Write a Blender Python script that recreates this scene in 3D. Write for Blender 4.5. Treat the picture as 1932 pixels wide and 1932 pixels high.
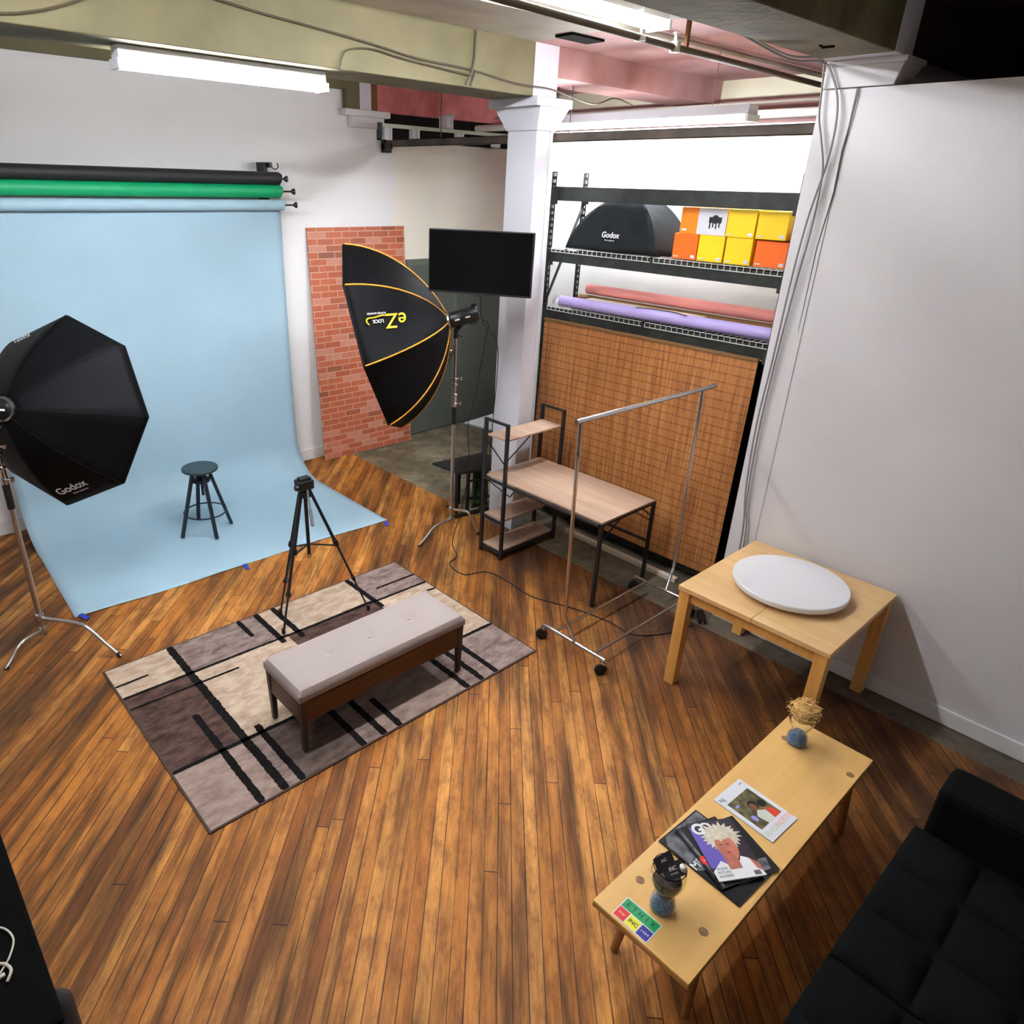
import bpy, bmesh, math, random
from mathutils import Matrix, Vector
random.seed(7)
PI = math.pi
S = bpy.context.scene
for o in list(bpy.data.objects): bpy.data.objects.remove(o, do_unlink=True)
COL = S.collection

# ------------------------------------------------------------------ camera
cd = bpy.data.cameras.new('camera'); cam = bpy.data.objects.new('camera', cd); COL.objects.link(cam)
cd.sensor_fit = 'HORIZONTAL'; cd.sensor_width = 36.0; cd.lens = 36.0*1333.3156/1932
cd.shift_x = (966-855.7357)/1932; cd.shift_y = (954.46-966)/1932
cd.clip_start = 0.02; cd.clip_end = 60
R3 = Matrix(((0.75158369, 0.25639292, -0.60777022), (-0.65916354, 0.32685149, -0.67725293), (0.02500775, 0.90963222, 0.41466111)))
cam.matrix_world = Matrix.Translation((0, 0, 2.9939)) @ R3.to_4x4()
S.camera = cam

# ------------------------------------------------------------------ world, exposure
w = bpy.data.worlds.new('world'); S.world = w; w.use_nodes = True
w.node_tree.nodes['Background'].inputs[0].default_value = (0.9, 0.85, 0.8, 1)
w.node_tree.nodes['Background'].inputs[1].default_value = 0.03
S.view_settings.view_transform = 'Standard'; S.view_settings.look = 'None'
S.view_settings.exposure = 2.1; S.view_settings.gamma = 1.0; S.view_settings.use_curve_mapping = False
TUBE = 34.0      # strength of the fluorescent tubes

# ------------------------------------------------------------------ materials
def lin(c):
    return tuple(((v/255)/12.92 if v/255 <= .04045 else ((v/255+.055)/1.055)**2.4) for v in c)+(1.0,)
class NT:
    def __init__(s, m): s.t = m.node_tree; s.n = s.t.nodes; s.l = s.t.links
    def node(s, typ, **k):
        n = s.n.new(typ)
        for a, b in k.items(): setattr(n, a, b)
        return n
    def link(s, a, b): s.l.new(a, b)
def new_mat(name):
    m = bpy.data.materials.new(name); m.use_nodes = True
    return m, NT(m), m.node_tree.nodes['Principled BSDF']
def mat(name, c, rough=.6, metal=0., var=.0, scale=6., bump=0., bscale=60., spec=.5, coat=0., stretch=(1, 1, 1), c2=None, detail=4.):
    m, t, p = new_mat(name)
    p.inputs['Base Color'].default_value = lin(c); p.inputs['Roughness'].default_value = rough
    p.inputs['Metallic'].default_value = metal; p.inputs['Specular IOR Level'].default_value = spec
    p.inputs['Coat Weight'].default_value = coat
    tc = t.node('ShaderNodeTexCoord'); mp = t.node('ShaderNodeMapping'); mp.inputs['Scale'].default_value = stretch
    t.link(tc.outputs['Object'], mp.inputs['Vector'])
    if var > 0 or c2:
        nz = t.node('ShaderNodeTexNoise'); nz.inputs['Scale'].default_value = scale; nz.inputs['Detail'].default_value = detail
        t.link(mp.outputs[0], nz.inputs['Vector'])
        cr = t.node('ShaderNodeValToRGB'); e = cr.color_ramp.elements
        a = c; b = c2 if c2 else tuple(max(0, v*(1-var)) for v in c)
        e[0].position = .35; e[0].color = lin(b); e[1].position = .65; e[1].color = lin(a)
        t.link(nz.outputs['Fac'], cr.inputs[0]); t.link(cr.outputs[0], p.inputs['Base Color'])
    if bump > 0:
        n2 = t.node('ShaderNodeTexNoise'); n2.inputs['Scale'].default_value = bscale; n2.inputs['Detail'].default_value = 3
        t.link(mp.outputs[0], n2.inputs['Vector'])
        bp = t.node('ShaderNodeBump'); bp.inputs['Strength'].default_value = bump; bp.inputs['Distance'].default_value = .01
        t.link(n2.outputs['Fac'], bp.inputs['Height']); t.link(bp.outputs[0], p.inputs['Normal'])
    return m
def emit(name, c, s):
    m, t, p = new_mat(name)
    p.inputs['Base Color'].default_value = lin(c); p.inputs['Emission Color'].default_value = lin(c)
    p.inputs['Emission Strength'].default_value = s
    return m
def math_node(t, op, a, b=None):
    n = t.node('ShaderNodeMath', operation=op)
    for i, v in enumerate((a, b)):
        if v is None: continue
        if isinstance(v, (int, float)): n.inputs[i].default_value = v
        else: t.link(v, n.inputs[i])
    return n.outputs[0]
def mix_col(t, fac, a, b, mode='MIX'):
    n = t.node('ShaderNodeMix', data_type='RGBA', blend_type=mode)
    if isinstance(fac, (int, float)): n.inputs[0].default_value = fac
    else: t.link(fac, n.inputs[0])
    for i, v in ((6, a), (7, b)):
        if isinstance(v, tuple): n.inputs[i].default_value = v
        else: t.link(v, n.inputs[i])
    return n.outputs[2]
def ramp(t, fac, stops):
    cr = t.node('ShaderNodeValToRGB'); e = cr.color_ramp.elements
    while len(e) < len(stops): e.new(.5)
    for q, (pos, c) in zip(e, stops): q.position = pos; q.color = c
    t.link(fac, cr.inputs[0]); return cr.outputs[0]
def noise(t, vec, scale, detail=4., rough=.5):
    n = t.node('ShaderNodeTexNoise'); n.inputs['Scale'].default_value = scale
    n.inputs['Detail'].default_value = detail; n.inputs['Roughness'].default_value = rough
    t.link(vec, n.inputs['Vector']); return n.outputs['Fac']
def mapping(t, vec, scale=(1, 1, 1), rot=(0, 0, 0), loc=(0, 0, 0)):
    m = t.node('ShaderNodeMapping'); m.inputs['Scale'].default_value = scale
    m.inputs['Rotation'].default_value = rot; m.inputs['Location'].default_value = loc
    t.link(vec, m.inputs['Vector']); return m.outputs[0]
G = lambda v: (v, v, v, 1)

def floor_material():
    m, t, p = new_mat('old_maple_boards')
    tc = t.node('ShaderNodeTexCoord').outputs['Object']
    u = mapping(t, tc, rot=(0, 0, -PI/4))
    sp_ = t.node('ShaderNodeSeparateXYZ'); t.link(u, sp_.inputs[0]); W_, L_ = .066, 3.1
    v = math_node(t, 'DIVIDE', sp_.outputs['Y'], W_); row = math_node(t, 'FLOOR', v); fv = math_node(t, 'FRACT', v)
    wn = t.node('ShaderNodeTexWhiteNoise', noise_dimensions='1D'); t.link(row, wn.inputs['W'])
    uu = math_node(t, 'DIVIDE', math_node(t, 'ADD', sp_.outputs['X'], math_node(t, 'MULTIPLY', wn.outputs['Value'], 9.7)), L_)
    bi = math_node(t, 'FLOOR', uu); fu = math_node(t, 'FRACT', uu)
    cmb = t.node('ShaderNodeCombineXYZ'); t.link(row, cmb.inputs[0]); t.link(bi, cmb.inputs[1])
    wn2 = t.node('ShaderNodeTexWhiteNoise', noise_dimensions='2D'); t.link(cmb.outputs[0], wn2.inputs['Vector'])
    board = wn2.outputs['Value']
    jw = noise(t, mapping(t, u, (.9, 9, 1)), 1, 3)
    def edge(f, w_):      # 1 in the joint
        d_ = math_node(t, 'SUBTRACT', .5, math_node(t, 'ABSOLUTE', math_node(t, 'SUBTRACT', f, .5)))
        return math_node(t, 'LESS_THAN', d_, w_)
    joint = math_node(t, 'MAXIMUM', edge(fv, math_node(t, 'MULTIPLY', math_node(t, 'POWER', jw, 2.), .115)), edge(fu, .0009))
    col = ramp(t, board, [(0, lin((158, 92, 32))), (.25, lin((214, 142, 62))), (.5, lin((186, 114, 42))), (.75, lin((230, 162, 82))), (1, lin((200, 128, 52)))])
    # grain, long streaks of wear and blotches of ground in dirt
    g = noise(t, mapping(t, u, (5, 130, 5)), 1., 5, .6)
    col = mix_col(t, .5, col, ramp(t, g, [(.3, lin((190, 160, 140))), (.7, G(1))]), 'MULTIPLY')
    s1 = noise(t, mapping(t, u, (.8, 9, 1)), 1., 6, .68)
    s2 = noise(t, mapping(t, u, (.6, 2.2, 1), loc=(7, 3, 0)), 1., 4, .6)
    d = math_node(t, 'ADD', math_node(t, 'MULTIPLY', s1, .62), math_node(t, 'MULTIPLY', s2, .38))
    dirt = ramp(t, d, [(.37, G(.95)), (.44, G(.72)), (.50, G(.32)), (.57, G(0))])
    col = mix_col(t, dirt, col, lin((50, 36, 20)))
    s3 = noise(t, mapping(t, tc, (1.3, 1.3, 1)), 1.2, 5, .6)
    mo = noise(t, mapping(t, u, (2.2, 5.5, 1), loc=(1, 5, 0)), 2.4, 7, .72)
    col = mix_col(t, ramp(t, mo, [(.38, G(.62)), (.5, G(.18)), (.58, G(0))]), col, lin((112, 62, 30)))
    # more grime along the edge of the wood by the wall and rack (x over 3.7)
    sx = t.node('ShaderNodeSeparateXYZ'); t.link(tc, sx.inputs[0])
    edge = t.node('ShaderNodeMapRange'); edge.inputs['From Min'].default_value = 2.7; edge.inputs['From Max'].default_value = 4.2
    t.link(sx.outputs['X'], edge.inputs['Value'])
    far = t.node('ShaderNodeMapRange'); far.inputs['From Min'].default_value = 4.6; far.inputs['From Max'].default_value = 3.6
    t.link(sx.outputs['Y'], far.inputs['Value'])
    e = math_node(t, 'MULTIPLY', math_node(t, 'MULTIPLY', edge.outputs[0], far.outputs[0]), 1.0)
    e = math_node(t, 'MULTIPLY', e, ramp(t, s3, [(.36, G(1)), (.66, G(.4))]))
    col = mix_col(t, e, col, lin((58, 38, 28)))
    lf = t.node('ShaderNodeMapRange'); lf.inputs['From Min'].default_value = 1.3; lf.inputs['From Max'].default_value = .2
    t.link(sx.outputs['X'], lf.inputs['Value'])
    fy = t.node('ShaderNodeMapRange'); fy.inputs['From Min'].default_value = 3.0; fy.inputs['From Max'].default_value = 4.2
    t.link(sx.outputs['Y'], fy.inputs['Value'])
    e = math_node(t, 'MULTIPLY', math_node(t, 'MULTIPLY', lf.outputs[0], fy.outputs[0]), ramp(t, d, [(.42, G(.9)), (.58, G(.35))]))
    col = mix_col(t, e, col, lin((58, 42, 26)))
    sp = noise(t, mapping(t, tc, (1, 1, 1), loc=(3, 1, 0)), 3.3, 6, .7)
    spots = ramp(t, sp, [(.26, G(.75)), (.33, G(0))])
    col = mix_col(t, spots, col, lin((66, 46, 36)))
    # joints
    col = mix_col(t, math_node(t, 'MULTIPLY', joint, .85), col, lin((34, 19, 9)))
    t.link(col, p.inputs['Base Color'])
    r = ramp(t, s1, [(.3, G(.66)), (.7, G(.5))]); t.link(r, p.inputs['Roughness'])
    bp = t.node('ShaderNodeBump'); bp.inputs['Strength'].default_value = .35; bp.inputs['Distance'].default_value = .003
    h = math_node(t, 'SUBTRACT', math_node(t, 'MULTIPLY', g, .4), joint)
    t.link(h, bp.inputs['Height']); t.link(bp.outputs[0], p.inputs['Normal'])
    p.inputs['Specular IOR Level'].default_value = .22
    return m
def concrete_material():
    m, t, p = new_mat('stained_concrete')
    tc = t.node('ShaderNodeTexCoord').outputs['Object']
    a = noise(t, tc, 2.2, 8, .65)
    col = ramp(t, a, [(.3, lin((84, 76, 58))), (.48, lin((112, 104, 80))), (.6, lin((140, 132, 108))), (.75, lin((172, 164, 140)))])
    b = noise(t, mapping(t, tc, loc=(4, 2, 1)), 9, 6, .7)
    col = mix_col(t, ramp(t, b, [(.35, G(.6)), (.5, G(0))]), col, lin((44, 38, 32)))
    sx = t.node('ShaderNodeSeparateXYZ'); t.link(tc, sx.inputs[0])
    mr = t.node('ShaderNodeMapRange'); mr.inputs['From Min'].default_value = 4.2; mr.inputs['From Max'].default_value = 2.6; t.link(sx.outputs['Y'], mr.inputs['Value'])
    col = mix_col(t, math_node(t, 'MULTIPLY', mr.outputs[0], .6), col, lin((74, 62, 56)))
    t.link(col, p.inputs['Base Color']); p.inputs['Roughness'].default_value = .62
    return m
def brick_material():
    m, t, p = new_mat('printed_brick_panel')
    tc = t.node('ShaderNodeTexCoord').outputs['Object']
    v = mapping(t, tc, rot=(PI/2, 0, 0))          # x, z of the panel
    br = t.node('ShaderNodeTexBrick'); t.link(v, br.inputs['Vector'])
    br.inputs['Scale'].default_value = 1; br.inputs['Brick Width'].default_value = .205; br.inputs['Row Height'].default_value = .0675
    br.inputs['Mortar Size'].default_value = .0055; br.inputs['Mortar Smooth'].default_value = .2; br.offset = .5
    br.inputs['Color1'].default_value = G(0); br.inputs['Color2'].default_value = G(1); br.inputs['Mortar'].default_value = G(.5)
    c = ramp(t, br.outputs['Color'], [(0, lin((142, 84, 64))), (.12, lin((190, 100, 68))), (.5, lin((198, 106, 72))), (.8, lin((182, 94, 64))), (.86, lin((205, 138, 116))), (1, lin((206, 142, 122)))])
    n = noise(t, tc, 14, 4, .6)
    c = mix_col(t, .25, c, ramp(t, n, [(.3, lin((170, 150, 140))), (.7, G(1))]), 'MULTIPLY')
    c = mix_col(t, br.outputs['Fac'], c, lin((206, 158, 128)))
    t.link(c, p.inputs['Base Color']); p.inputs['Roughness'].default_value = .55
    return m
def bamboo_material():
    m, t, p = new_mat('woven_bamboo')
    tc = t.node('ShaderNodeTexCoord').outputs['Object']
    a = noise(t, mapping(t, tc, (30, 130, 3)), 1, 3, .6)
    b = noise(t, mapping(t, tc, (1, 40, 1.2)), 1, 4, .6)
    f = math_node(t, 'ADD', math_node(t, 'MULTIPLY', a, .5), math_node(t, 'MULTIPLY', b, .5))
    c = ramp(t, f, [(.36, lin((116, 66, 28))), (.5, lin((170, 108, 54))), (.64, lin((192, 132, 76)))])
    sx = t.node('ShaderNodeSeparateXYZ'); t.link(tc, sx.inputs[0])
    # dark stitching rows
    wz = math_node(t, 'MODULO', math_node(t, 'ADD', sx.outputs['Z'], 10), .068)
    row = math_node(t, 'LESS_THAN', wz, .009)
    wav = noise(t, mapping(t, tc, (1, 60, 1)), 1, 2)
    row = math_node(t, 'MULTIPLY', row, ramp(t, wav, [(.35, G(.5)), (.55, G(1))]))
    c = mix_col(t, math_node(t, 'MULTIPLY', row, .7), c, lin((98, 48, 16)))
    t.link(c, p.inputs['Base Color']); p.inputs['Roughness'].default_value = .6
    return m
def backwall_material():
    m, t, p = new_mat('painted_back_wall')
    tc = t.node('ShaderNodeTexCoord').outputs['Object']
    sx = t.node('ShaderNodeSeparateXYZ'); t.link(tc, sx.inputs[0])
    n = noise(t, mapping(t, tc, (1, 1, 1)), 5, 5, .7)
    e = math_node(t, 'ADD', sx.outputs['X'], math_node(t, 'MULTIPLY', n, .35))
    f = ramp(t, math_node(t, 'MULTIPLY', e, .1), [(.535, G(0)), (.54, G(1))])
    c = mix_col(t, f, lin((242, 239, 237)), lin((246, 240, 222)))
    t.link(c, p.inputs['Base Color']); p.inputs['Roughness'].default_value = .6
    return m
def wood_mat(name, c, dark, axis=0, rough=.42, k=1.):
    m, t, p = new_mat(name)
    tc = t.node('ShaderNodeTexCoord').outputs['Object']
    sc = [26*k, 26*k, 26*k]; sc[axis] = 1.6*k
    n = noise(t, mapping(t, tc, tuple(sc)), 1, 5, .55)
    c1 = ramp(t, n, [(.3, lin(dark)), (.62, lin(c))])
    t.link(c1, p.inputs['Base Color']); p.inputs['Roughness'].default_value = rough
    return m
def rug_mat(name, c1, c2):
    m, t, p = new_mat(name)
    tc = t.node('ShaderNodeTexCoord').outputs['Object']
    n = noise(t, mapping(t, tc, (7, 16, 7)), 1, 6, .7)
    t.link(ramp(t, n, [(.36, lin(c2)), (.6, lin(c1))]), p.inputs['Base Color'])
    p.inputs['Roughness'].default_value = .95; p.inputs['Specular IOR Level'].default_value = .1
    bp = t.node('ShaderNodeBump'); bp.inputs['Strength'].default_value = .5; bp.inputs['Distance'].default_value = .004
    t.link(noise(t, tc, 220, 2), bp.inputs['Height']); t.link(bp.outputs[0], p.inputs['Normal'])
    return m
def glass_mat():
    m, t, p = new_mat('clear_glass')
    p.inputs['Base Color'].default_value = (.96, .98, .98, 1); p.inputs['Roughness'].default_value = .02
    p.inputs['Transmission Weight'].default_value = 1; p.inputs['IOR'].default_value = 1.38
    return m

M = {}
M['floor'] = floor_material(); M['concrete'] = concrete_material(); M['brick'] = brick_material()
M['bamboo'] = bamboo_material(); M['backwall'] = backwall_material(); M['glass'] = glass_mat()
M['white_wall'] = mat('white_wall_paint', (236, 233, 232), .55, var=.02, scale=2)
M['right_wall'] = mat('right_wall_paint', (216, 211, 211), .55, var=.02, scale=2)
M['column'] = mat('column_paint', (206, 204, 210), .5)
M['white_paint'] = mat('white_gloss_paint', (232, 230, 228), .4)
M['alcove'] = mat('white_alcove_paint', (218, 216, 210), .6, var=.02, scale=3)
M['lilac'] = mat('pale_lilac_paint', (216, 214, 222), .5)
M['olive'] = mat('olive_cream_paint', (118, 108, 76), .7, c2=(102, 94, 64), scale=2.4, bump=.15, bscale=14)
M['olive_shaded'] = mat('shaded_worn_olive_paint', (108, 100, 66), .75, c2=(80, 74, 48), scale=4, bump=.3, bscale=20)  # olive paint darkened to stand for the shade under the beams, plus wear
M['ceiling'] = mat('ceiling_cream_paint', (176, 168, 152), .7, c2=(152, 142, 128), scale=1.8, bump=.2, bscale=10)
M['pink'] = mat('faded_pink_paint', (192, 150, 146), .7, c2=(168, 120, 116), scale=2.2, bump=.2, bscale=12)
M['rose'] = mat('dusty_red_paint', (240, 150, 146), .7, c2=(196, 110, 106), scale=3, bump=.2, bscale=12)
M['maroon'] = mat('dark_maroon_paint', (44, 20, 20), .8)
M['cream'] = mat('cream_band_paint', (226, 218, 190), .6, var=.05, scale=3)
M['door'] = mat('dark_grey_door_paint', (96, 103, 95), .45, var=.06, scale=3)
M['door_frame'] = mat('grey_green_frame_paint', (104, 110, 96), .5)
M['black_metal'] = mat('black_powder_coat', (22, 22, 24), .45)
M['rack'] = mat('worn_black_steel', (40, 44, 38), .5, c2=(18, 19, 17), scale=9)
M['black_plastic'] = mat('black_plastic', (18, 18, 20), .4)
M['black_gloss'] = mat('glossy_black_screen', (3, 3, 4), .2, spec=.12)
M['black_fabric'] = mat('black_nylon', (10, 10, 13), .6, var=.3, scale=5, bump=.4, bscale=9, spec=.12)
M['box_fabric'] = mat('dusty_black_nylon', (27, 31, 33), .7, var=.3, spec=.2, scale=6, bump=.15, bscale=14)
M['sofa'] = mat('black_sofa_cloth', (8, 9, 10), .9, bump=.2, bscale=300, spec=.1)
M['matte_black'] = mat('matte_black_board', (5, 5, 5), .9, spec=.08)
M['chrome'] = mat('chrome', (205, 205, 208), .16, metal=1.)
M['steel'] = mat('brushed_steel', (190, 186, 180), .3, metal=1.)
M['wire'] = mat('zinc_wire', (222, 222, 216), .4, metal=.4)
M['gold'] = mat('gold_piping', (226, 150, 36), .5)
M['gold_ink'] = mat('gold_print', (240, 190, 20), .5)
M['white_ink'] = mat('white_print', (235, 235, 235), .5)
M['black_ink'] = mat('black_print', (15, 15, 15), .5)
M['white_cloth'] = mat('white_diffuser', (240, 240, 240), .7)
M['blue_paper'] = mat('sky_blue_paper', (164, 193, 207), .7, var=.025, scale=1.6)
M['black_paper'] = mat('black_paper', (30, 28, 30), .6)
M['green_paper'] = mat('chroma_green_paper', (0, 158, 98), .5)
M['tube_end'] = mat('roll_core_card', (170, 140, 100), .8)
M['tape'] = mat('blue_masking_tape', (40, 62, 170), .7)
M['stool'] = mat('blue_black_stool_paint', (16, 30, 44), .45)
M['stool_top'] = mat('dark_slate_seat_paint', (44, 62, 66), .5)
M['bench_cloth'] = mat('light_grey_cushion_cloth', (160, 147, 143), .9, bump=.2, bscale=260, spec=.1)
M['walnut'] = wood_mat('walnut', (80, 40, 20), (46, 22, 11), 0, .35)
M['walnut_leg'] = mat('dark_walnut_leg', (52, 34, 26), .4)
M['desk_wood'] = wood_mat('greyed_oak_laminate', (178, 148, 126), (160, 130, 108), 1, .45)
M['birch'] = wood_mat('birch_veneer', (224, 184, 130), (214, 170, 114), 1, .4)
M['birch_leg'] = wood_mat('birch_leg', (222, 168, 92), (206, 148, 74), 2, .4)
M['ply'] = wood_mat('honey_birch_top', (226, 180, 106), (218, 168, 94), 0, .35, .7)
M['ply_edge'] = mat('ply_edge', (178, 128, 66), .5)
M['round_leg'] = mat('round_wood_leg', (150, 100, 50), .5)
M['tenon'] = mat('dark_end_grain', (152, 112, 66), .6, var=.2, scale=60)
M['disc'] = mat('white_turntable', (228, 226, 228), .4)
M['grey_plastic'] = mat('grey_plastic', (84, 84, 86), .5)
M['turf'] = mat('green_turf', (70, 104, 34), .95, c2=(40, 62, 18), scale=40, bump=.6, bscale=90)
M['orange'] = mat('orange_carton', (255, 136, 6), .5)
M['red_orange'] = mat('red_orange_carton', (250, 108, 6), .5)
M['yellow'] = mat('yellow_carton', (252, 208, 10), .5)
M['white_card'] = mat('white_carton', (222, 222, 228), .5)
M['red'] = mat('red_carton', (210, 26, 30), .5)
M['purple_paper'] = mat('lavender_paper', (176, 160, 214), .6)
M['pink_paper'] = mat('coral_pink_paper', (244, 154, 144), .6)
M['cardboard'] = mat('brown_cardboard', (128, 92, 54), .8)
M['pale_card'] = mat('pale_cardboard', (206, 194, 170), .8)
M['conduit'] = mat('grey_conduit', (160, 152, 138), .5)
M['pale_conduit'] = mat('pale_conduit_paint', (214, 210, 200), .5)
M['dark_conduit'] = mat('dark_conduit', (78, 66, 50), .6)
M['rust'] = mat('rusty_rod', (120, 74, 34), .7)
M['cable_grey'] = mat('grey_flex', (138, 134, 134), .6)
M['channel'] = mat('brown_green_channel', (96, 80, 70), .6, c2=(50, 48, 38), scale=3, stretch=(1, 1, 1))
M['green_strut'] = mat('pale_green_strut', (196, 204, 180), .5)
M['recess_shade'] = mat('painted_recess_shade', (16, 15, 12), .9)
M['fixture'] = mat('white_enamel_fixture', (216, 218, 224), .4)
M['tube'] = emit('fluorescent_tube', (240, 245, 250), TUBE)
M['cord'] = mat('black_rubber_cord', (26, 20, 18), .5)
M['white_cord'] = mat('off_white_cord', (196, 186, 170), .5)
M['straw'] = mat('straw_fibre', (234, 190, 118), .8)
M['blue_sand'] = mat('blue_gravel', (140, 172, 206), .9, c2=(86, 124, 168), scale=120, bump=.8, bscale=160)
M['button'] = mat('grey_button', (160, 150, 148), .9)
M['rug_edge'] = mat('rug_binding', (70, 50, 42), .9)

# ------------------------------------------------------------------ mesh helpers
class MB:
    def __init__(s): s.b = bmesh.new(); s.mi = 0
    def m(s, i): s.mi = i; return s
    def _f(s, vs):
        try: f = s.b.faces.new(vs); f.material_index = s.mi; return f
        except ValueError: return None
    def box(s, x0, x1, y0, y1, z0, z1, M4=None):
        P = [(x0, y0, z0), (x1, y0, z0), (x1, y1, z0), (x0, y1, z0), (x0, y0, z1), (x1, y0, z1), (x1, y1, z1), (x0, y1, z1)]
        return s.hexa(P, M4)
    def hexa(s, P, M4=None):
        v = [s.b.verts.new(M4 @ Vector(p) if M4 else p) for p in P]
        for q in ((3, 2, 1, 0), (4, 5, 6, 7), (0, 1, 5, 4), (1, 2, 6, 5), (2, 3, 7, 6), (3, 0, 4, 7)): s._f([v[i] for i in q])
        return s
    def quad(s, pts): s._f([s.b.verts.new(p) for p in pts]); return s
    def bar(s, p0, p1, a, b=None, up=(0, 0, 1)):
        b = b or a; p0 = Vector(p0); p1 = Vector(p1); d = (p1-p0); L = d.length; d.normalize(); u = Vector(up)
        if abs(d.dot(u)) > .98: u = Vector((0, 1, 0))
        x = d.cross(u).normalized(); y = x.cross(d)
        P = []
        for q in (p0, p1):
            for i, j in ((-1, -1), (1, -1), (1, 1), (-1, 1)): P.append(q+x*a/2*i+y*b/2*j)
        v = [s.b.verts.new(p) for p in P]
        for q in ((3, 2, 1, 0), (4, 5, 6, 7), (0, 1, 5, 4), (1, 2, 6, 5), (2, 3, 7, 6), (3, 0, 4, 7)): s._f([v[i] for i in q])
        return s
    def tube(s, pts, r, seg=10, closed=False):
        pts = [Vector(p) for p in pts]; n = len(pts); rings = []; prev = None
        for i, p in enumerate(pts):
            if closed: d = pts[(i+1) % n]-pts[i-1]
            else: d = (pts[min(i+1, n-1)]-pts[max(i-1, 0)])
            d.normalize()
            if prev is None:
                u = Vector((0, 0, 1)) if abs(d.z) < .9 else Vector((1, 0, 0))
                x = d.cross(u).normalized()
            else: x = (prev-d*prev.dot(d)).normalized()
            prev = x; y = d.cross(x); rr = r[i] if isinstance(r, (list, tuple)) else r
            rings.append([s.b.verts.new(p+x*rr*math.cos(2*PI*k/seg)+y*rr*math.sin(2*PI*k/seg)) for k in range(seg)])
        m = n if closed else n-1
        for i in range(m):
            a, c = rings[i], rings[(i+1) % n]
            for k in range(seg): s._f([a[k], a[(k+1) % seg], c[(k+1) % seg], c[k]])
        if not closed: s._f(rings[0][::-1]); s._f(rings[-1])
        return s
    def lathe(s, prof, c=(0, 0, 0), seg=32, M4=None, cap=True):
        rings = []
        for r, z in prof:
            ring = []
            for k in range(seg):
                p = Vector((c[0]+r*math.cos(2*PI*k/seg), c[1]+r*math.sin(2*PI*k/seg), c[2]+z))
                ring.append(s.b.verts.new(M4 @ p if M4 else p))
            rings.append(ring)
        for a, b in zip(rings, rings[1:]):
            for k in range(seg): s._f([a[k], a[(k+1) % seg], b[(k+1) % seg], b[k]])
        if cap: s._f(rings[0][::-1]); s._f(rings[-1])
        return s
    def prism(s, poly, z0, z1, M4=None):
        a = [s.b.verts.new((M4 @ Vector((x, y, z0))) if M4 else (x, y, z0)) for x, y in poly]
        b = [s.b.verts.new((M4 @ Vector((x, y, z1))) if M4 else (x, y, z1)) for x, y in poly]
        s._f(a[::-1]); s._f(b); n = len(poly)
        for i in range(n): s._f([a[i], a[(i+1) % n], b[(i+1) % n], b[i]])
        return s
    def grid(s, f, nu, nv):
        V = [[s.b.verts.new(f(i/nu, j/nv)) for j in range(nv+1)] for i in range(nu+1)]
        for i in range(nu):
            for j in range(nv): s._f([V[i][j], V[i+1][j], V[i+1][j+1], V[i][j+1]])
        return s
WM = {}
def obj(name, mb, mats, parent=None, bevel=0, smooth=False, origin=None, local=False, solid=0, label=None):
    """link the collected shape as one mesh object; shapes are in world coordinates unless local"""
    me = bpy.data.meshes.new(name)
    bmesh.ops.recalc_face_normals(mb.b, faces=mb.b.faces)
    if parent is not None: W = WM[parent.name]
    elif origin is not None: W = Matrix.Translation(origin)
    else: W = Matrix()
    if not local: mb.b.transform(W.inverted())
    mb.b.to_mesh(me); mb.b.free()
    for m in (mats if isinstance(mats, (list, tuple)) else [mats]): me.materials.append(M[m] if isinstance(m, str) else m)
    o = bpy.data.objects.new(name, me); COL.objects.link(o)
    if parent is not None: o.parent = parent
    else: o.matrix_world = W
    WM[o.name] = W
    if solid:
        md = o.modifiers.new('thickness', 'SOLIDIFY'); md.thickness = solid; md.offset = 0
    if bevel:
        md = o.modifiers.new('bevel', 'BEVEL'); md.width = bevel; md.segments = 2; md.limit_method = 'ANGLE'; md.angle_limit = .7
    if smooth:
        for p in me.polygons: p.use_smooth = True
        try: me.set_sharp_from_angle(angle=.75)
        except Exception: pass
    if label: o['label'] = label
    return o
def tag(o, label, cat, group=None, kind=None):
    o['label'] = label; o['category'] = cat
    if group: o['group'] = group
    if kind: o['kind'] = kind
    return o
def thing(name, label, cat, loc=(0, 0, 0), rotz=0, group=None):
    o = bpy.data.objects.new(name, None); COL.objects.link(o); o.empty_display_size = .1
    W = Matrix.Translation(loc) @ Matrix.Rotation(rotz, 4, 'Z'); o.matrix_world = W; WM[o.name] = W
    return tag(o, label, cat, group)
def struct(name, mb, mats, **k):
    o = obj(name, mb, mats, **k); o['kind'] = 'structure'; return o
def text(name, s, size, Mt, m, parent, ext=.0004, bold=0, label=None, shear=0):
    c = bpy.data.curves.new('t', 'FONT'); c.body = s; c.size = size; c.align_x = 'CENTER'; c.align_y = 'CENTER'
    c.extrude = ext; c.offset = bold; c.shear = shear; c.resolution_u = 4
    t = bpy.data.objects.new('t', c); COL.objects.link(t); bpy.context.view_layer.update()
    dg = bpy.context.evaluated_depsgraph_get(); me = bpy.data.meshes.new_from_object(t.evaluated_get(dg))
    bpy.data.objects.remove(t); bpy.data.curves.remove(c)
    me.name = name; me.transform(WM[parent.name].inverted() @ Mt); me.materials.clear(); me.materials.append(M[m])
    o = bpy.data.objects.new(name, me); COL.objects.link(o); o.parent = parent; WM[o.name] = WM[parent.name]
    if label: o['label'] = label
    return o
def frame(o, x, y):
    """matrix with local x along x, local y along y, at o"""
    x = Vector(x).normalized(); z = x.cross(Vector(y)).normalized(); y = z.cross(x)
    return Matrix.Translation(o) @ Matrix((x, y, z)).transposed().to_4x4()
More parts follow.
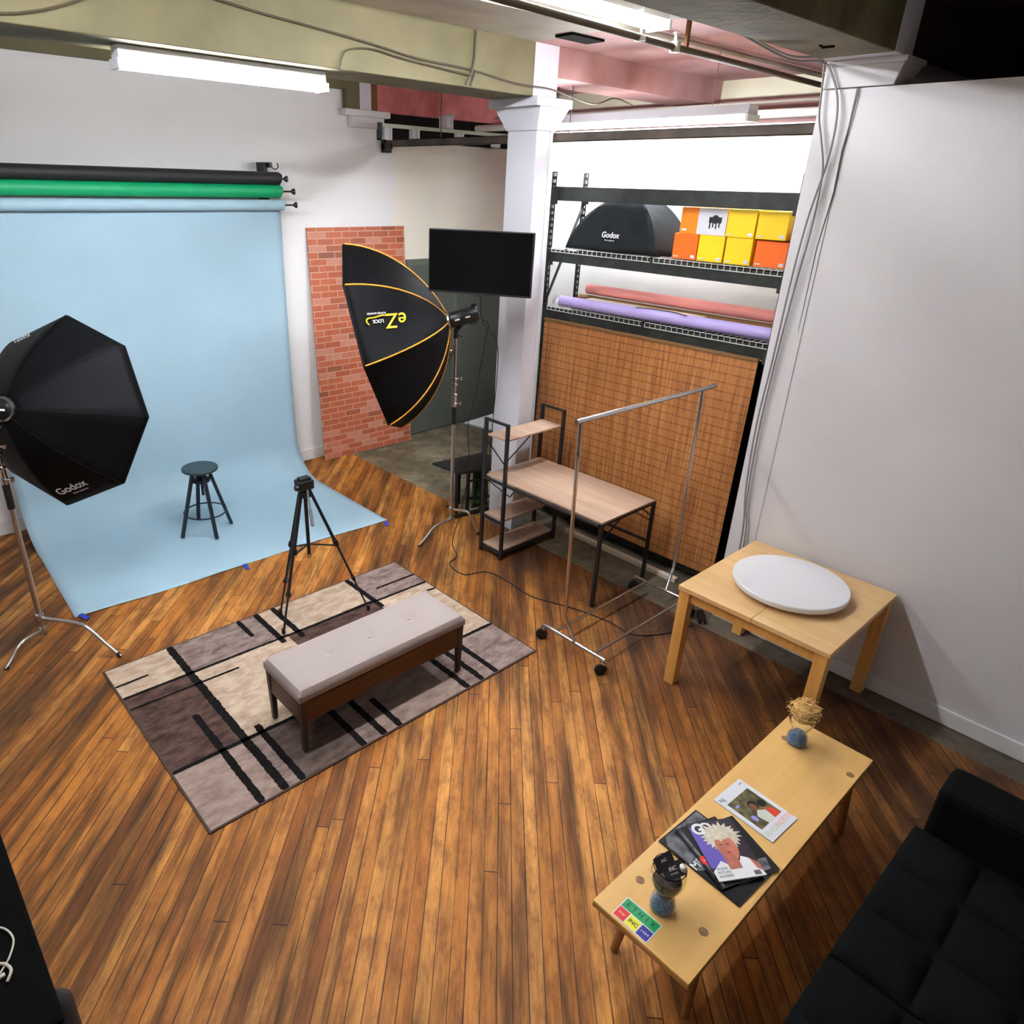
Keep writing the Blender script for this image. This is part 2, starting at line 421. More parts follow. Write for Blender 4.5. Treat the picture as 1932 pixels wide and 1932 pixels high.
def bez(pts, n=8):
    """Catmull-Rom through the points"""
    P = [Vector(p) for p in pts]; out = []
    for i in range(len(P)-1):
        a = P[max(i-1, 0)]; b = P[i]; c = P[i+1]; d = P[min(i+2, len(P)-1)]
        for k in range(n):
            t = k/n
            out.append(.5*((2*b)+(c-a)*t+(2*a-5*b+4*c-d)*t*t+(3*b-a-3*c+d)*t**3))
    out.append(P[-1]); return out

# ------------------------------------------------------------------ the room
ZC = 3.94
b = MB(); b.m(0).box(-2.5, 4.42, -2.6, 6.94, -.1, 0); b.m(1).box(4.42, 7.0, -2.6, 6.94, -.1, -.004)
struct('floor', b, ['floor', 'concrete'])
struct('wall_back', MB().box(-2.5, 7.0, 6.94, 7.06, 0, ZC), 'backwall')
struct('wall_right', MB().box(4.64, 4.78, -2.6, 1.93, -.004, 3.53), 'right_wall')
struct('wall_left', MB().box(-2.6, -2.5, -2.6, 7.06, 0, ZC), 'white_wall')
struct('wall_front', MB().box(-2.6, 7.0, -2.7, -2.6, 0, ZC), 'white_wall')
struct('wall_far', MB().m(0).box(7.0, 7.1, -2.7, 7.06, 3.78, ZC).m(1).box(7.0, 7.1, -2.7, 7.06, -.004, 3.78), ['cream', 'pink'])
b = MB(); b.box(5.78, 5.88, 2.0, 5.3, -.004, 3.47); b.box(4.80, 5.78, 1.93, 2.05, -.004, 3.6)
struct('wall_alcove', b, 'alcove')
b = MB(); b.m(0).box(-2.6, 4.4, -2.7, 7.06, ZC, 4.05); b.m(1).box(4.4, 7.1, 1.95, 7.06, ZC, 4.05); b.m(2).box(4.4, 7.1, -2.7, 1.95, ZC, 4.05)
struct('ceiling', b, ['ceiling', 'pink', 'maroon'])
struct('baseboard_right', MB().box(4.622, 4.64, -2.6, 1.80, 0, .11), 'white_paint', bevel=.004)
struct('baseboard_back', MB().box(-2.5, 5.30, 6.922, 6.94, 0, .13), 'white_paint', bevel=.004)
# concrete beams on the two columns and along the back wall
b = MB(); b.m(0).box(-2.5, 4.40, 4.15, 4.56, 3.6, ZC); b.m(1).box(4.40, 4.66, 4.15, 4.56, 3.6, ZC); b.m(2).box(4.66, 7.0, 4.15, 4.56, 3.74, ZC)
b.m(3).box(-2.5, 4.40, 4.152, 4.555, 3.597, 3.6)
struct('beam', b, ['olive', 'lilac', 'pink', 'olive_shaded'], bevel=.006)
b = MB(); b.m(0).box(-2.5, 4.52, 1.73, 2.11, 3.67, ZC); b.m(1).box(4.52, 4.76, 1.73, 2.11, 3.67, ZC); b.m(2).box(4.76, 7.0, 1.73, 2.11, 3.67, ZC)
struct('beam', b, ['olive_shaded', 'lilac', 'maroon'], bevel=.006)
b = MB(); b.m(0).box(-2.5, 4.56, 6.86, 6.94, 3.83, ZC); b.m(0).box(4.56, 4.72, 6.86, 6.94, 3.66, ZC); b.m(1).box(4.72, 4.86, 6.86, 6.94, 3.66, ZC); b.m(3).box(4.86, 4.94, 6.86, 6.94, 3.66, ZC)
b.m(2).box(4.94, 7.0, 6.86, 6.94, 3.655, ZC)
struct('beam', b, ['olive', 'lilac', 'rose', 'rust'])
b = MB(); b.box(4.52, 5.08, 6.82, 6.94, 3.60, 3.66); b.box(4.62, 5.02, 6.85, 6.94, 3.50, 3.60)
struct('pilaster', b, 'white_wall', bevel=.008)
# column by the rack with its flared capital
b = MB(); b.m(0)
x0, x1, y0, y1 = 4.46, 4.64, 4.14, 4.45
b.box(x0, x1, y0, y1, -.004, 3.38)
b.hexa([(x0-.01, y0-.01, 3.38), (x1+.02, y0-.01, 3.38), (x1+.02, y1+.01, 3.38), (x0-.01, y1+.01, 3.38),
        (x0-.01, y0-.03, 3.54), (x1+.14, y0-.03, 3.54), (x1+.14, y1+.15, 3.54), (x0-.01, y1+.15, 3.54)])
b.box(x0-.06, x1+.16, y0-.04, y1+.17, 3.54, 3.6)
b.box(x1-.03, x1+.0, y0-.006, y0, 0, 3.38)
struct('column', b, 'column', bevel=.006)
# column at the end of the right hand wall
b = MB(); x0, x1, y0, y1 = 4.634, 4.80, 1.74, 2.12
b.box(x0, x1, 1.925, y1, -.004, 3.53)
b.hexa([(x0-.005, y0, 3.535), (x1+.02, y0, 3.535), (x1+.02, y1, 3.535), (x0-.005, y1, 3.535),
        (x0-.005, y0-.03, 3.64), (x1+.10, y0-.03, 3.64), (x1+.10, y1, 3.64), (x0-.005, y1, 3.64)])
b.box(x0-.006, x1+.11, y0-.04, y1, 3.64, 3.67)
struct('column', b, 'right_wall', bevel=.004)
# crack / joint where the board meets the column
b = MB()
pts = [(4.632, 1.915, 3.53), (4.632, 1.917, 3.40), (4.632, 1.93, 3.22), (4.632, 1.925, 3.0), (4.632, 1.95, 2.7), (4.632, 1.95, 2.2)]
b.tube(pts, [.0035, .003, .004, .003, .002, .001], 6)
struct('trim_1', b, 'dark_conduit')
# grey double door in the back wall
b = MB(); b.box(5.36, 7.0, 6.90, 6.94, 2.10, 2.17); b.box(5.36, 5.42, 6.90, 6.94, 0, 2.10)
door = struct('door_1', b, 'door_frame', bevel=.004)
o = obj('door_panel', MB().box(5.42, 6.11, 6.905, 6.935, .01, 2.10), 'door', door, bevel=.004)
o = obj('door_panel', MB().box(6.13, 7.0, 6.905, 6.935, .01, 2.10), 'door', door, bevel=.004)
o = obj('astragal', MB().box(6.09, 6.15, 6.895, 6.905, .01, 2.10), 'door_frame', door, bevel=.002)
b = MB(); b.lathe([(.03, 0), (.03, .01), (.012, .012), (.012, .05), (.03, .055), (.034, .075), (.02, .09)], M4=Matrix.Translation((6.03, 6.905, 1.03)) @ Matrix.Rotation(PI/2, 4, 'X'), seg=16)
obj('door_handle', b, 'chrome', door, smooth=True)
b = MB(); b.lathe([(.026, 0), (.026, .012), (.01, .015)], M4=Matrix.Translation((6.02, 6.905, .90)) @ Matrix.Rotation(PI/2, 4, 'X'), seg=16)
obj('lock_cylinder', b, 'dark_conduit', door, smooth=True)
# flat panel painted with the shade of a recess above the beige wall
struct('trim_2', MB().box(4.98, 7.0, 6.925, 6.945, 3.40, 3.655), 'recess_shade')
struct('trim_3', MB().box(4.30, 4.64, 3.72, 3.88, 3.925, ZC), 'matte_black')
# -- pipes and conduits (each a fitting of its own)
t = thing('sprinkler_pipe', 'dark sprinkler pipe hung under the pink ceiling between the two beams', 'pipe', (4.5, 2.8, 3.75))
obj('pipe', MB().tube([(1.2, 2.8, 3.79), (4.2, 2.8, 3.745), (7.0, 2.8, 3.73)], .018, 10), 'dark_conduit', t, smooth=True)
b = MB(); b.tube([(3.80, 2.8, 3.75), (3.80, 2.8, 3.94)], .006, 6); b.lathe([(.03, 0), (.03, .02)], (3.8, 2.8, 3.735), 12)
obj('hanger', b, 'conduit', t)
obj('hanger', MB().box(4.24, 4.265, 2.79, 2.81, 3.74, 3.94), 'rust', t)
b = MB(); b.lathe([(.03, -.03), (.03, .02), (.012, .03), (.01, .06), (.02, .065), (.02, .07)], (4.14, 2.8, 3.75), 12)
obj('sprinkler_head', b, 'conduit', t, smooth=True)
b = MB().tube([(2.0, 3.35, 3.90), (3.6, 3.3, 3.90), (4.3, 3.25, 3.91), (7.0, 3.2, 3.91)], .02, 8)
tag(obj('conduit', b, 'ceiling', smooth=True, origin=(3, 3.3, 3.9)), 'pale painted conduit strapped to the ceiling beside the middle light', 'conduit')
pts = bez([(-.5, 4.135, 3.60), (.9, 4.135, 3.62), (1.6, 4.135, 3.83), (2.3, 4.135, 3.80), (2.9, 4.135, 3.755), (3.3, 4.135, 3.715), (3.77, 4.135, 3.70), (4.2, 4.135, 3.66), (4.55, 4.12, 3.655), (4.8, 4.135, 3.63), (5.1, 4.13, 3.60), (5.35, 4.13, 3.66), (5.6, 4.13, 3.63)])
tag(obj('wire', MB().tube(pts, .006, 6), 'dark_conduit', smooth=True, origin=(2, 4.13, 3.7)), 'thin dark wire stapled along the olive beam to the column', 'wire')
pts = bez([(2.70, 4.13, 3.585), (2.72, 4.12, 3.66), (2.78, 4.125, 3.705), (2.95, 4.13, 3.725), (3.2, 4.13, 3.70), (3.77, 4.13, 3.665)])
tag(obj('light_flex', MB().tube(pts, .005, 6), 'dark_conduit', smooth=True, origin=(2.7, 4.13, 3.6)), 'short grey flex looping up the beam from the left light', 'cable')
b = MB(); b.tube([(3.80, 4.14, 3.93), (3.79, 4.135, 3.78), (3.77, 4.13, 3.70)], .009, 6); b.tube([(3.77, 4.13, 3.70), (3.72, 4.14, 3.61)], .007, 6); b.tube([(3.80, 4.13, 3.70), (3.77, 4.14, 3.61)], .007, 6)
tag(obj('rod_hanger', b, 'dark_conduit', origin=(3.78, 4.13, 3.7)), 'dark forked rod bracket on the olive beam left of the column', 'bracket')
# steel channel running from the back wall over the rack
t = thing('steel_channel', 'long dark brown steel channel hung over the rack from back wall to alcove', 'channel', (5.08, 4.5, 3.38))
b = MB(); b.box(5.04, 5.045, 2.02, 6.85, 3.335, 3.40); b.box(5.04, 5.11, 2.02, 6.85, 3.335, 3.34); b.box(5.04, 5.11, 2.02, 6.85, 3.395, 3.40)
obj('channel', b, 'channel', t)
for y in (4.35, 4.5, 6.0):
    obj('hanger_rod', MB().tube([(5.08, y, 3.39), (5.08, y, 3.94)], .005, 6), 'dark_conduit', t)
b = MB(); b.box(5.02, 5.05, 6.75, 6.92, 3.31, 3.37); b.box(5.02, 5.12, 6.86, 6.92, 3.28, 3.45)
obj('end_bracket', b, 'black_metal', t, bevel=.004)
t = thing('strut_rail', 'pale green strut rail with white clamps below the red beam', 'rail', (5.8, 6.6, 3.52))
obj('rail', MB().box(4.80, 7.0, 6.585, 6.62, 3.50, 3.535), 'green_strut', t, bevel=.003)
for x in (4.86, 5.22, 5.85, 6.42):
    b = MB(); b.box(x-.045, x+.015, 6.57, 6.63, 3.39, 3.50); b.m(1).box(x+.02, x+.045, 6.56, 6.64, 3.385, 3.505)
    obj('clamp', b, ['fixture', 'white_paint'], t, bevel=.003)
obj('end_plate', MB().box(4.76, 4.79, 6.58, 6.62, 3.40, 3.54), 'black_metal', t)
b = MB(); b.box(5.58, 5.64, 6.5, 6.62, 3.54, 3.65); b.box(5.65, 5.68, 6.5, 6.62, 3.53, 3.67)
obj('hanger_plate', b, ['fixture'], t)
b = MB().tube([(6.3, 2.0, 3.58), (6.3, 6.8, 3.58)], .035, 12)
tag(obj('pipe', b, 'pale_conduit', smooth=True, origin=(6.3, 4, 3.58)), 'white painted pipe behind the bright light above the rack', 'pipe')
tag(obj('pipe', MB().tube([(6.6, 2.0, 3.70), (6.6, 6.8, 3.70)], .012, 12), 'conduit', smooth=True, origin=(6.6, 4, 3.7)), 'thin brown pipe under the cream band of the far wall', 'pipe')
tag(obj('ceiling_mark', MB().box(4.10, 4.13, 1.93, 1.935, 3.662, 3.67).box(4.16, 4.175, 1.89, 1.95, 3.662, 3.67), 'matte_black', origin=(4.13, 1.9, 3.66)), 'pair of small black brackets under the right hand beam', 'bracket')
tag(obj('conduit', MB().tube([(3.6, 1.71, 3.90), (4.5, 1.71, 3.90)], .015, 8), 'matte_black', smooth=True, origin=(4, 1.71, 3.9)), 'black conduit on the near face of the right hand beam', 'conduit')
# two grey flexes down the corner column
A = [(3.55, 2.13, 3.70), (4.2, 2.14, 3.64), (4.55, 2.13, 3.665), (4.605, 2.08, 3.62), (4.605, 2.0, 3.45), (4.605, 1.985, 3.2), (4.605, 2.03, 2.85), (4.605, 2.05, 2.5), (4.605, 2.06, 2.0), (4.605, 2.075, 1.56), (4.605, 2.055, 1.1), (4.605, 2.01, .74), (4.605, 2.0, .05)]
B = [(3.5, 2.14, 3.72), (4.2, 2.155, 3.66), (4.56, 2.13, 3.68), (4.603, 2.115, 3.6), (4.603, 2.09, 3.4), (4.603, 2.05, 3.28), (4.603, 2.0, 3.1), (4.603, 1.995, 2.8), (4.603, 2.015, 2.5), (4.603, 2.04, 2.0), (4.603, 2.05, 1.5), (4.603, 2.03, 1.0), (4.603, 1.985, .74), (4.603, 1.98, .05)]
tag(obj('flex_cable', MB().tube(bez(A), .0058, 6), 'cable_grey', smooth=True, origin=(4.6, 2.05, 0)), 'grey flex down the column corner, the one nearer the rack at mid height', 'cable')
tag(obj('flex_cable', MB().tube(bez(B), .0058, 6), 'cable_grey', smooth=True, origin=(4.6, 2.0, 0)), 'grey flex down the column corner, the one nearer the wall at mid height', 'cable')

# ------------------------------------------------------------------ fluorescent lights
def fluorescent(c, L, along, label, ntube=2, hang=0, wid=.13):
    t = thing('fluorescent_light', label, 'light', c, 0 if along == 'x' else PI/2)
    W = WM[t.name]
    b = MB(); h = L/2
    b.hexa([(-h, -wid*.42, -.014), (h, -wid*.42, -.014), (h, wid*.42, -.014), (-h, wid*.42, -.014), (-h, -wid*.36, .05), (h, -wid*.36, .05), (h, wid*.36, .05), (-h, wid*.36, .05)])
    obj('housing', b, 'fixture', t, local=True, bevel=.003)
    for s in (-1, 1):
        obj('lamp_holder', MB().box(s*h-.012, s*h+.012, -wid/2, wid/2, -.06, -.012), 'fixture', t, local=True, bevel=.003)
    for k in range(ntube):
        y = (k-(ntube-1)/2)*wid*.42
        o = obj('lamp_tube', MB().tube([(-h+.02, y, -.040), (h-.02, y, -.040)], .017, 12), 'tube', t, local=True, smooth=True)
    if hang:
        for s in (-.7, .7):
            obj('chain', MB().tube([(s*h, 0, .045), (s*h, 0, .045+hang)], .004, 6), 'conduit', t, local=True)
    return t
fluorescent((2.09, 4.33, 3.545), 1.22, 'x', 'bright fluorescent batten under the olive beam above the blue backdrop')
fluorescent((3.12, 2.88, 3.885), 1.9, 'x', 'bright fluorescent batten on the ceiling at top centre', wid=.16)
fluorescent((5.33, 3.99, 3.505), 2.2, 'y', 'bright hanging fluorescent batten above the black rack', hang=.38, wid=.17)
fluorescent((.55, 2.88, 3.885), 1.9, 'x', 'unseen fluorescent batten added on the ceiling in line with the top centre one', wid=.16)  # unseen fixture, added to brighten the floor near the camera

# ------------------------------------------------------------------ backdrop rolls and paper sweep
def roll(name, label, z, r, mm, xr, core_x, y=6.66):
    t = thing(name, label, 'backdrop roll', (2.28, y, z))
    obj('paper_roll', MB().tube([(.92, y, z), (xr-.015, y, z), (xr, y, z-.004)], [r, r, r*.86], 24), mm, t, smooth=True)
    b = MB(); b.tube([(xr, y, z), (core_x, y, z)], .008, 8); b.lathe([(.03, 0), (.03, .012)], M4=Matrix.Translation((xr, y, z)) @ Matrix.Rotation(PI/2, 4, 'Y'), seg=12)
    b.tube([(core_x-.035, y, z), (core_x-.012, y, z), (core_x, y, z)], [.009, .026, .03], 12)
    obj('end_plug', b, 'black_plastic', t, smooth=True)
roll('backdrop_roll', 'black paper backdrop roll, topmost of three on the left wall', 2.995, .058, 'black_paper', 3.64, 3.715)
roll('backdrop_roll', 'bright green paper backdrop roll between the black and the blue one', 2.885, .058, 'green_paper', 3.64, 3.785)
t = thing('backdrop_paper', 'pale blue seamless paper backdrop rolled down from wall onto floor', 'backdrop', (2.28, 6.3, 0))
z, y, r = 2.765, 6.66, .048
obj('paper_roll', MB().tube([(.92, y, z), (3.655, y, z)], r, 24), 'blue_paper', t, smooth=True)
b = MB(); b.tube([(3.655, y, z), (3.80, y, z)], .008, 8); b.tube([(3.765, y, z), (3.79, y, z), (3.80, y, z)], [.009, .026, .03], 12)
b.lathe([(.032, 0), (.032, .012)], M4=Matrix.Translation((3.655, y, z)) @ Matrix.Rotation(PI/2, 4, 'Y'), seg=12)
obj('end_plug', b, 'black_plastic', t, smooth=True)
prof = [(6.705, 2.765), (6.71, 2.6), (6.72, 2.2), (6.72, 1.6), (6.715, 1.0), (6.70, .6)]
R = .42
for k in range(13):
    a = k/12*PI/2; prof.append((6.69-R+R*math.cos(a), .008+R-R*math.sin(a)))
prof += [(5.9, .006), (5.5, .006), (5.2, .008), (5.05, .007)]
def sheet(u, v):
    n = len(prof)-1; q = min(v*n, n-1e-6); i = int(q); f = q-i
    yy = prof[i][0]*(1-f)+prof[i+1][0]*f; zz = prof[i][1]*(1-f)+prof[i+1][1]*f
    x = .90+2.75*u
    if yy < 6.2:
        k = (6.2-yy)/1.15
        yy += k*(-.02+.085*(1-u)-.05*math.sin(PI*u*2)*.3)          # front edge cut a little askew
        x += -.04*k*(1-u)
    zz += .003*math.sin(u*19)*(1 if yy < 5.3 else .2) if yy < 6 else 0
    return (x, yy + (.004*math.sin(u*7+zz*2) if yy > 6.5 else 0), max(zz, .004))
obj('paper_sweep', MB().grid(sheet, 40, 66), 'blue_paper', t, smooth=True, solid=.0008)
t = thing('wall_bracket', 'black wall hook bracket holding the three backdrop rolls', 'bracket', (3.57, 6.9, 3.0))
obj('plate', MB().box(3.55, 3.585, 6.78, 6.94, 2.72, 3.135), 'black_metal', t, bevel=.004)
b = MB(); b.box(3.585, 3.615, 6.74, 6.80, 3.09, 3.135); b.tube(bez([(3.60, 6.75, 3.10), (3.64, 6.73, 3.075), (3.665, 6.72, 3.10), (3.655, 6.72, 3.13)]), .006, 6)
obj('hook', b, 'black_metal', t, bevel=.002)
for z in (2.995, 2.885, 2.765): obj('roll_holder', MB().bar((3.57, 6.8, z), (3.57, 6.72, z), .02), 'black_metal', t)
for (x, y, a, w_) in ((.915, 5.085, 'beside the left light stand', .3), (2.18, 5.03, 'halfway along the front edge', -.2), (3.60, 4.965, 'at the right front corner', -.5)):
    b = MB(); b.box(-.018, .018, -.05, .05, 0, .0012, Matrix.Translation((x, y, .0085)) @ Matrix.Rotation(w_, 4, 'Z'))
    tag(obj('tape_strip', b, 'tape', origin=(x, y, .009)), 'blue masking tape strip holding the blue paper '+a, 'tape', 'tape strips on the backdrop edge')

# ------------------------------------------------------------------ stool
cx, cy = 2.215, 5.87
t = thing('bar_stool', 'blue-black round wooden stool standing on the blue paper', 'stool', (cx, cy, .006))
obj('seat', MB().lathe([(.150, 0), (.156, .006), (.156, .022), (.15, .028), (.0, .029)], (cx, cy, .615), 40), 'stool_top', t, smooth=True)
feet = [(1.97, 5.853), (2.201, 5.643), (2.445, 5.867), (2.238, 6.134)]
hub = []
for fx, fy in feet:
    dx, dy = fx-cx, fy-cy; L = math.hypot(dx, dy)
    tx, ty = cx+dx/L*.075, cy+dy/L*.075
    o = obj('leg', MB().bar((tx, ty, .60), (fx, fy, .018), .032, .026, up=(dx/L, dy/L, 0)), 'stool', t, bevel=.003)
b = MB(); b.lathe([(.03, .50), (.075, .505), (.075, .535), (.03, .54)], (cx, cy, 0), 20); b.bar((cx-.08, cy, .52), (cx+.08, cy, .52), .03); b.bar((cx, cy-.08, .52), (cx, cy+.08, .52), .03)
obj('collar', b, 'stool', t)
b = MB(); b.tube([(cx, cy, .37), (cx, cy, .62)], .013, 12)
obj('screw_spindle', b, 'stool', t, smooth=True)
b = MB(); zr = .21; rr = .185
b.tube([(cx+rr*math.cos(k*PI/20), cy+rr*math.sin(k*PI/20), zr) for k in range(40)], .007, 8, closed=True)
obj('foot_ring', b, 'stool', t, smooth=True)

# ------------------------------------------------------------------ octagonal softboxes on stands
def octa_geo(C, az, el, rol, R, depth, round_=1.0):
    n = Vector((math.sin(az)*math.cos(el), math.cos(az)*math.cos(el), math.sin(el)))
    a = n.cross(Vector((0, 0, 1))).normalized(); bb = a.cross(n); C = Vector(C)
    def pt(k, t, R0=.072, p=1.0):
        th = rol+k*PI/4; ang = t*PI/2
        rad = R0+(R-R0)*(round_*math.sin(ang)+(1-round_)*t)**p; ax = -depth*(round_*math.cos(ang)+(1-round_)*(1-t))
        return C+n*ax+(a*math.cos(th)+bb*math.sin(th))*rad
    return n, a, bb, C, pt
def softbox(t, geo, R, depth, piping=False, power=1.0, sag=.03):
    n, a, bb, C, pt = geo
    N = 14
    b = MB()
    for k in range(8):
        def f(u, v, k=k):
            p = pt(k, v, p=power)*(1-u)+pt(k+1, v, p=power)*u
            q = C-n*(depth*math.cos(v*PI/2))
            return p+(q-p)*sag*4*u*(1-u)*math.sin(v*PI)*1.0
        b.grid(f, 6, N)
    bmesh.ops.remove_doubles(b.b, verts=b.b.verts, dist=.0005)
    obj('fabric_shell', b, 'black_fabric', t, smooth=True, solid=.003)
    b = MB()
    for k in range(8):
        p, q = pt(k, 1, p=power), pt(k+1, 1, p=power)
        b.quad([p, q, q+n*.02, p+n*.02])
    obj('rim_lip', b, 'black_fabric', t, solid=.004)
    b = MB(); vs = [C+n*.012+(pt(k, 1, p=power)-C)*.965 for k in range(8)]
    b._f([b.b.verts.new(p) for p in vs]); obj('diffuser', b, 'white_cloth', t)
    if piping:
        for k in range(8):
            obj('piping', MB().tube([pt(k, v/N, p=power)*1.0+(pt(k, v/N, p=power)-(C-n*depth*math.cos(v/N*PI/2))).normalized()*.003 for v in range(N+1)], .0065, 8), 'gold', t, smooth=True)
    else:
        for k in range(8):
            obj('seam', MB().tube([pt(k, v/N, p=power) for v in range(N+1)], .0035, 6), 'black_fabric', t, smooth=True)
    m = C-n*depth
    rot = n.to_track_quat('Z', 'Y').to_matrix().to_4x4()
    b = MB().lathe([(.062, -.02), (.078, -.015), (.078, .02), (.072, .03)], M4=Matrix.Translation(m) @ rot, seg=32)
    obj('speed_ring', b, 'steel', t, smooth=True)
    return m, rot
def flash_head(label, m, n, rot, pole, handle):
    t = thing('studio_flash', label, 'flash head', m)
    L = .26
    T = Matrix.Translation(m) @ rot
    b = MB().lathe([(.055, -.02), (.064, -.025), (.066, -.03), (.066, -L+.01), (.058, -L), (.02, -L-.002)], M4=T, seg=28)
    obj('body', b, 'black_plastic', t, smooth=True)
    b = MB(); b.box(-.04, .04, -.075, -.055, -L+.02, -L+.09, T); 
    obj('grip_block', MB().box(-.02, .02, .05, .085, -L+.0, -L+.04, T), 'black_plastic', t, bevel=.004)
    obj('control_block', b, 'black_plastic', t, bevel=.006)
    px = Vector((pole[0], pole[1], pole[2]))
    q = m-n*.12
    b = MB(); b.bar((q.x, q.y, q.z-.05), (px.x, px.y, px.z), .03, .04); b.tube([(px.x, px.y, px.z-.06), (px.x, px.y, px.z+.02)], .019, 12); b.tube([(px.x-.02, px.y+.0, px.z-.01), (px.x+.05, px.y-.03, px.z-.05)], .007, 8)
    obj('tilt_bracket', b, 'black_plastic', t, smooth=False, bevel=.003)
    for s in (.08, .17):
        c = m-n*s; side = n.cross(Vector((0, 0, 1))).normalized(); 
        for sg in (1, -1):
            Mt = frame(c+side*sg*.0665, n, (0, 0, 1))
            obj('label_strip', MB().box(-.02, .02, -.006, .006, -.001, .001, Mt), 'white_ink', t)
    return t
# left: black octabox seen from behind at the frame edge
geoL = octa_geo((1.105, 5.192, 1.52), 1.004, -.308, .052, .64, .484, .35)
t = thing('octagonal_softbox', 'black octagonal softbox seen from behind at the left frame edge', 'softbox', (1.105, 5.192, 1.52))
mL, rL = softbox(t, geoL, .64, .484, power=1.0, sag=.02)
n, a_, b_, C_, pt = geoL
p6, p7 = pt(6, 1, p=1.0), pt(7, 1, p=1.0); mid = pt(6, .8, p=1.0)*.62+pt(7, .8, p=1.0)*.38
xd = (p7-p6).normalized(); yd = (pt(6, .5, p=1.0)-p6)
Mt = frame(mid+(mid-C_).normalized()*.004-n*.006, (xd+Vector((0,0,.0))), yd)
text('logo', 'Godox', .085, Mt, 'white_ink', t, bold=.0014, label='white brand lettering')
text('logo_line', 'Photo equipment', .018, Mt @ Matrix.Translation((.03, -.052, 0)), 'white_ink', t)
p2, p3 = pt(2, 1, p=1.0), pt(3, 1, p=1.0); mid2 = pt(2, .86, p=1.0)*.35+pt(3, .86, p=1.0)*.65
text('logo', 'Godox', .05, frame(mid2-n*.012, (p2-p3), (C_-p2)*-1), 'white_ink', t, label='white brand lettering')
flash_head('black studio flash behind the left octagonal softbox', mL, geoL[0], rL, (.62, 4.93, 1.62), 0)
def light_stand(label, base, ztop, feet, hubz, grip, group=None):
    x, y = base
    t = thing('light_stand', label, 'light stand', (x, y, 0))
    obj('pole', MB().tube([(x, y, .08), (x, y, grip[0])], .0175, 14), 'steel', t, smooth=True)
    obj('grip', MB().tube([(x, y, grip[0]), (x, y, grip[1])], .022, 14), 'black_plastic', t, smooth=True)
    b = MB(); z = grip[1]; b.tube([(x, y, z), (x, y, z+.09)], .021, 12); b.tube([(x, y, z+.09), (x, y, z+.23)], .0155, 12); b.tube([(x, y, z+.23), (x, y, ztop)], .0115, 12)
    obj('riser', b, 'chrome', t, smooth=True)
    for k, zz in enumerate((z+.03, z+.11, z+.20, z+.25)):
        b = MB(); b.lathe([(.019, -.01), (.026, -.006), (.026, .006), (.019, .01)], (x, y, zz), 14)
        if k in (0, 3): b.tube([(x, y, zz), (x+.04, y-.035, zz)], .007, 8); b.tube([(x+.04, y-.035, zz-.012), (x+.04, y-.035, zz+.014)], .011, 8)
        obj('clamp_collar', b, 'chrome', t, smooth=True)
    b = MB(); b.lathe([(.02, .06), (.026, .07), (.026, .12), (.02, .13)], (x, y, 0), 14)
    obj('base_collar', b, 'chrome', t, smooth=True); b = MB(); b.lathe([(.02, 0), (.027, .01), (.027, .05), (.02, .06)], (x, y, hubz), 14)
    obj('leg_hub', b, 'chrome', t, smooth=True)
    for k, (fx, fy) in enumerate(feet):
        dx, dy = fx-x, fy-y; L = math.hypot(dx, dy); ux, uy = dx/L, dy/L; h = (.10, .20, .15)[k]
        P = [(x+ux*.02, y+uy*.02, h), (x+ux*L*.45, y+uy*L*.45, h+.015), (x+ux*L*.62, y+uy*L*.62, h-.0), (x+ux*L*.8, y+uy*L*.8, h*.55), (fx, fy, .012)]
        o = obj('leg', MB().tube(bez(P, 5), .0125, 10), 'steel', t, smooth=True)
        obj('rubber_foot', MB().tube([(x+ux*L*.96, y+uy*L*.96, h*.14+.004), (fx, fy, .008)], .0145, 10), 'black_plastic', o, smooth=True)
    return t
light_stand('steel light stand at the left edge carrying the black octagonal softbox', (.62, 4.93), 1.60, [(.34, 4.75), (.959, 4.42), (.67, 5.36)], .18, (1.03, 1.20))
# right: deep octabox with gold piping
geoR = octa_geo((3.50, 4.953, 1.766), -.853, -.286, -.753, .80, .64, .62)
t = thing('octagonal_softbox', 'deep black octagonal softbox with gold piping before the brick panel', 'softbox', (3.5, 4.953, 1.766))
mR, rR = softbox(t, geoR, .80, .64, piping=True, power=1.0, sag=.06)
n, a_, b_, C_, pt = geoR
def panel_frame(k, u, v, pw=1.0, sag=.06, depth=.64):
    f = lambda u, v: (lambda p, q: p+(q-p)*sag*4*u*(1-u)*math.sin(v*PI))(pt(k, v, p=pw)*(1-u)+pt(k+1, v, p=pw)*u, C_-n*(depth*(.62*math.cos(v*PI/2)+.38*(1-v))))
    o = f(u, v); du = f(u+.05, v)-f(u-.05, v); dv = f(u, v+.04)-f(u, v-.04)
    nn = du.cross(dv).normalized()
    if nn.dot(o-C_) < 0: nn = -nn
    return o, du.normalized(), dv.normalized(), nn
o_, du, dv, nn = panel_frame(4, .50, .70)
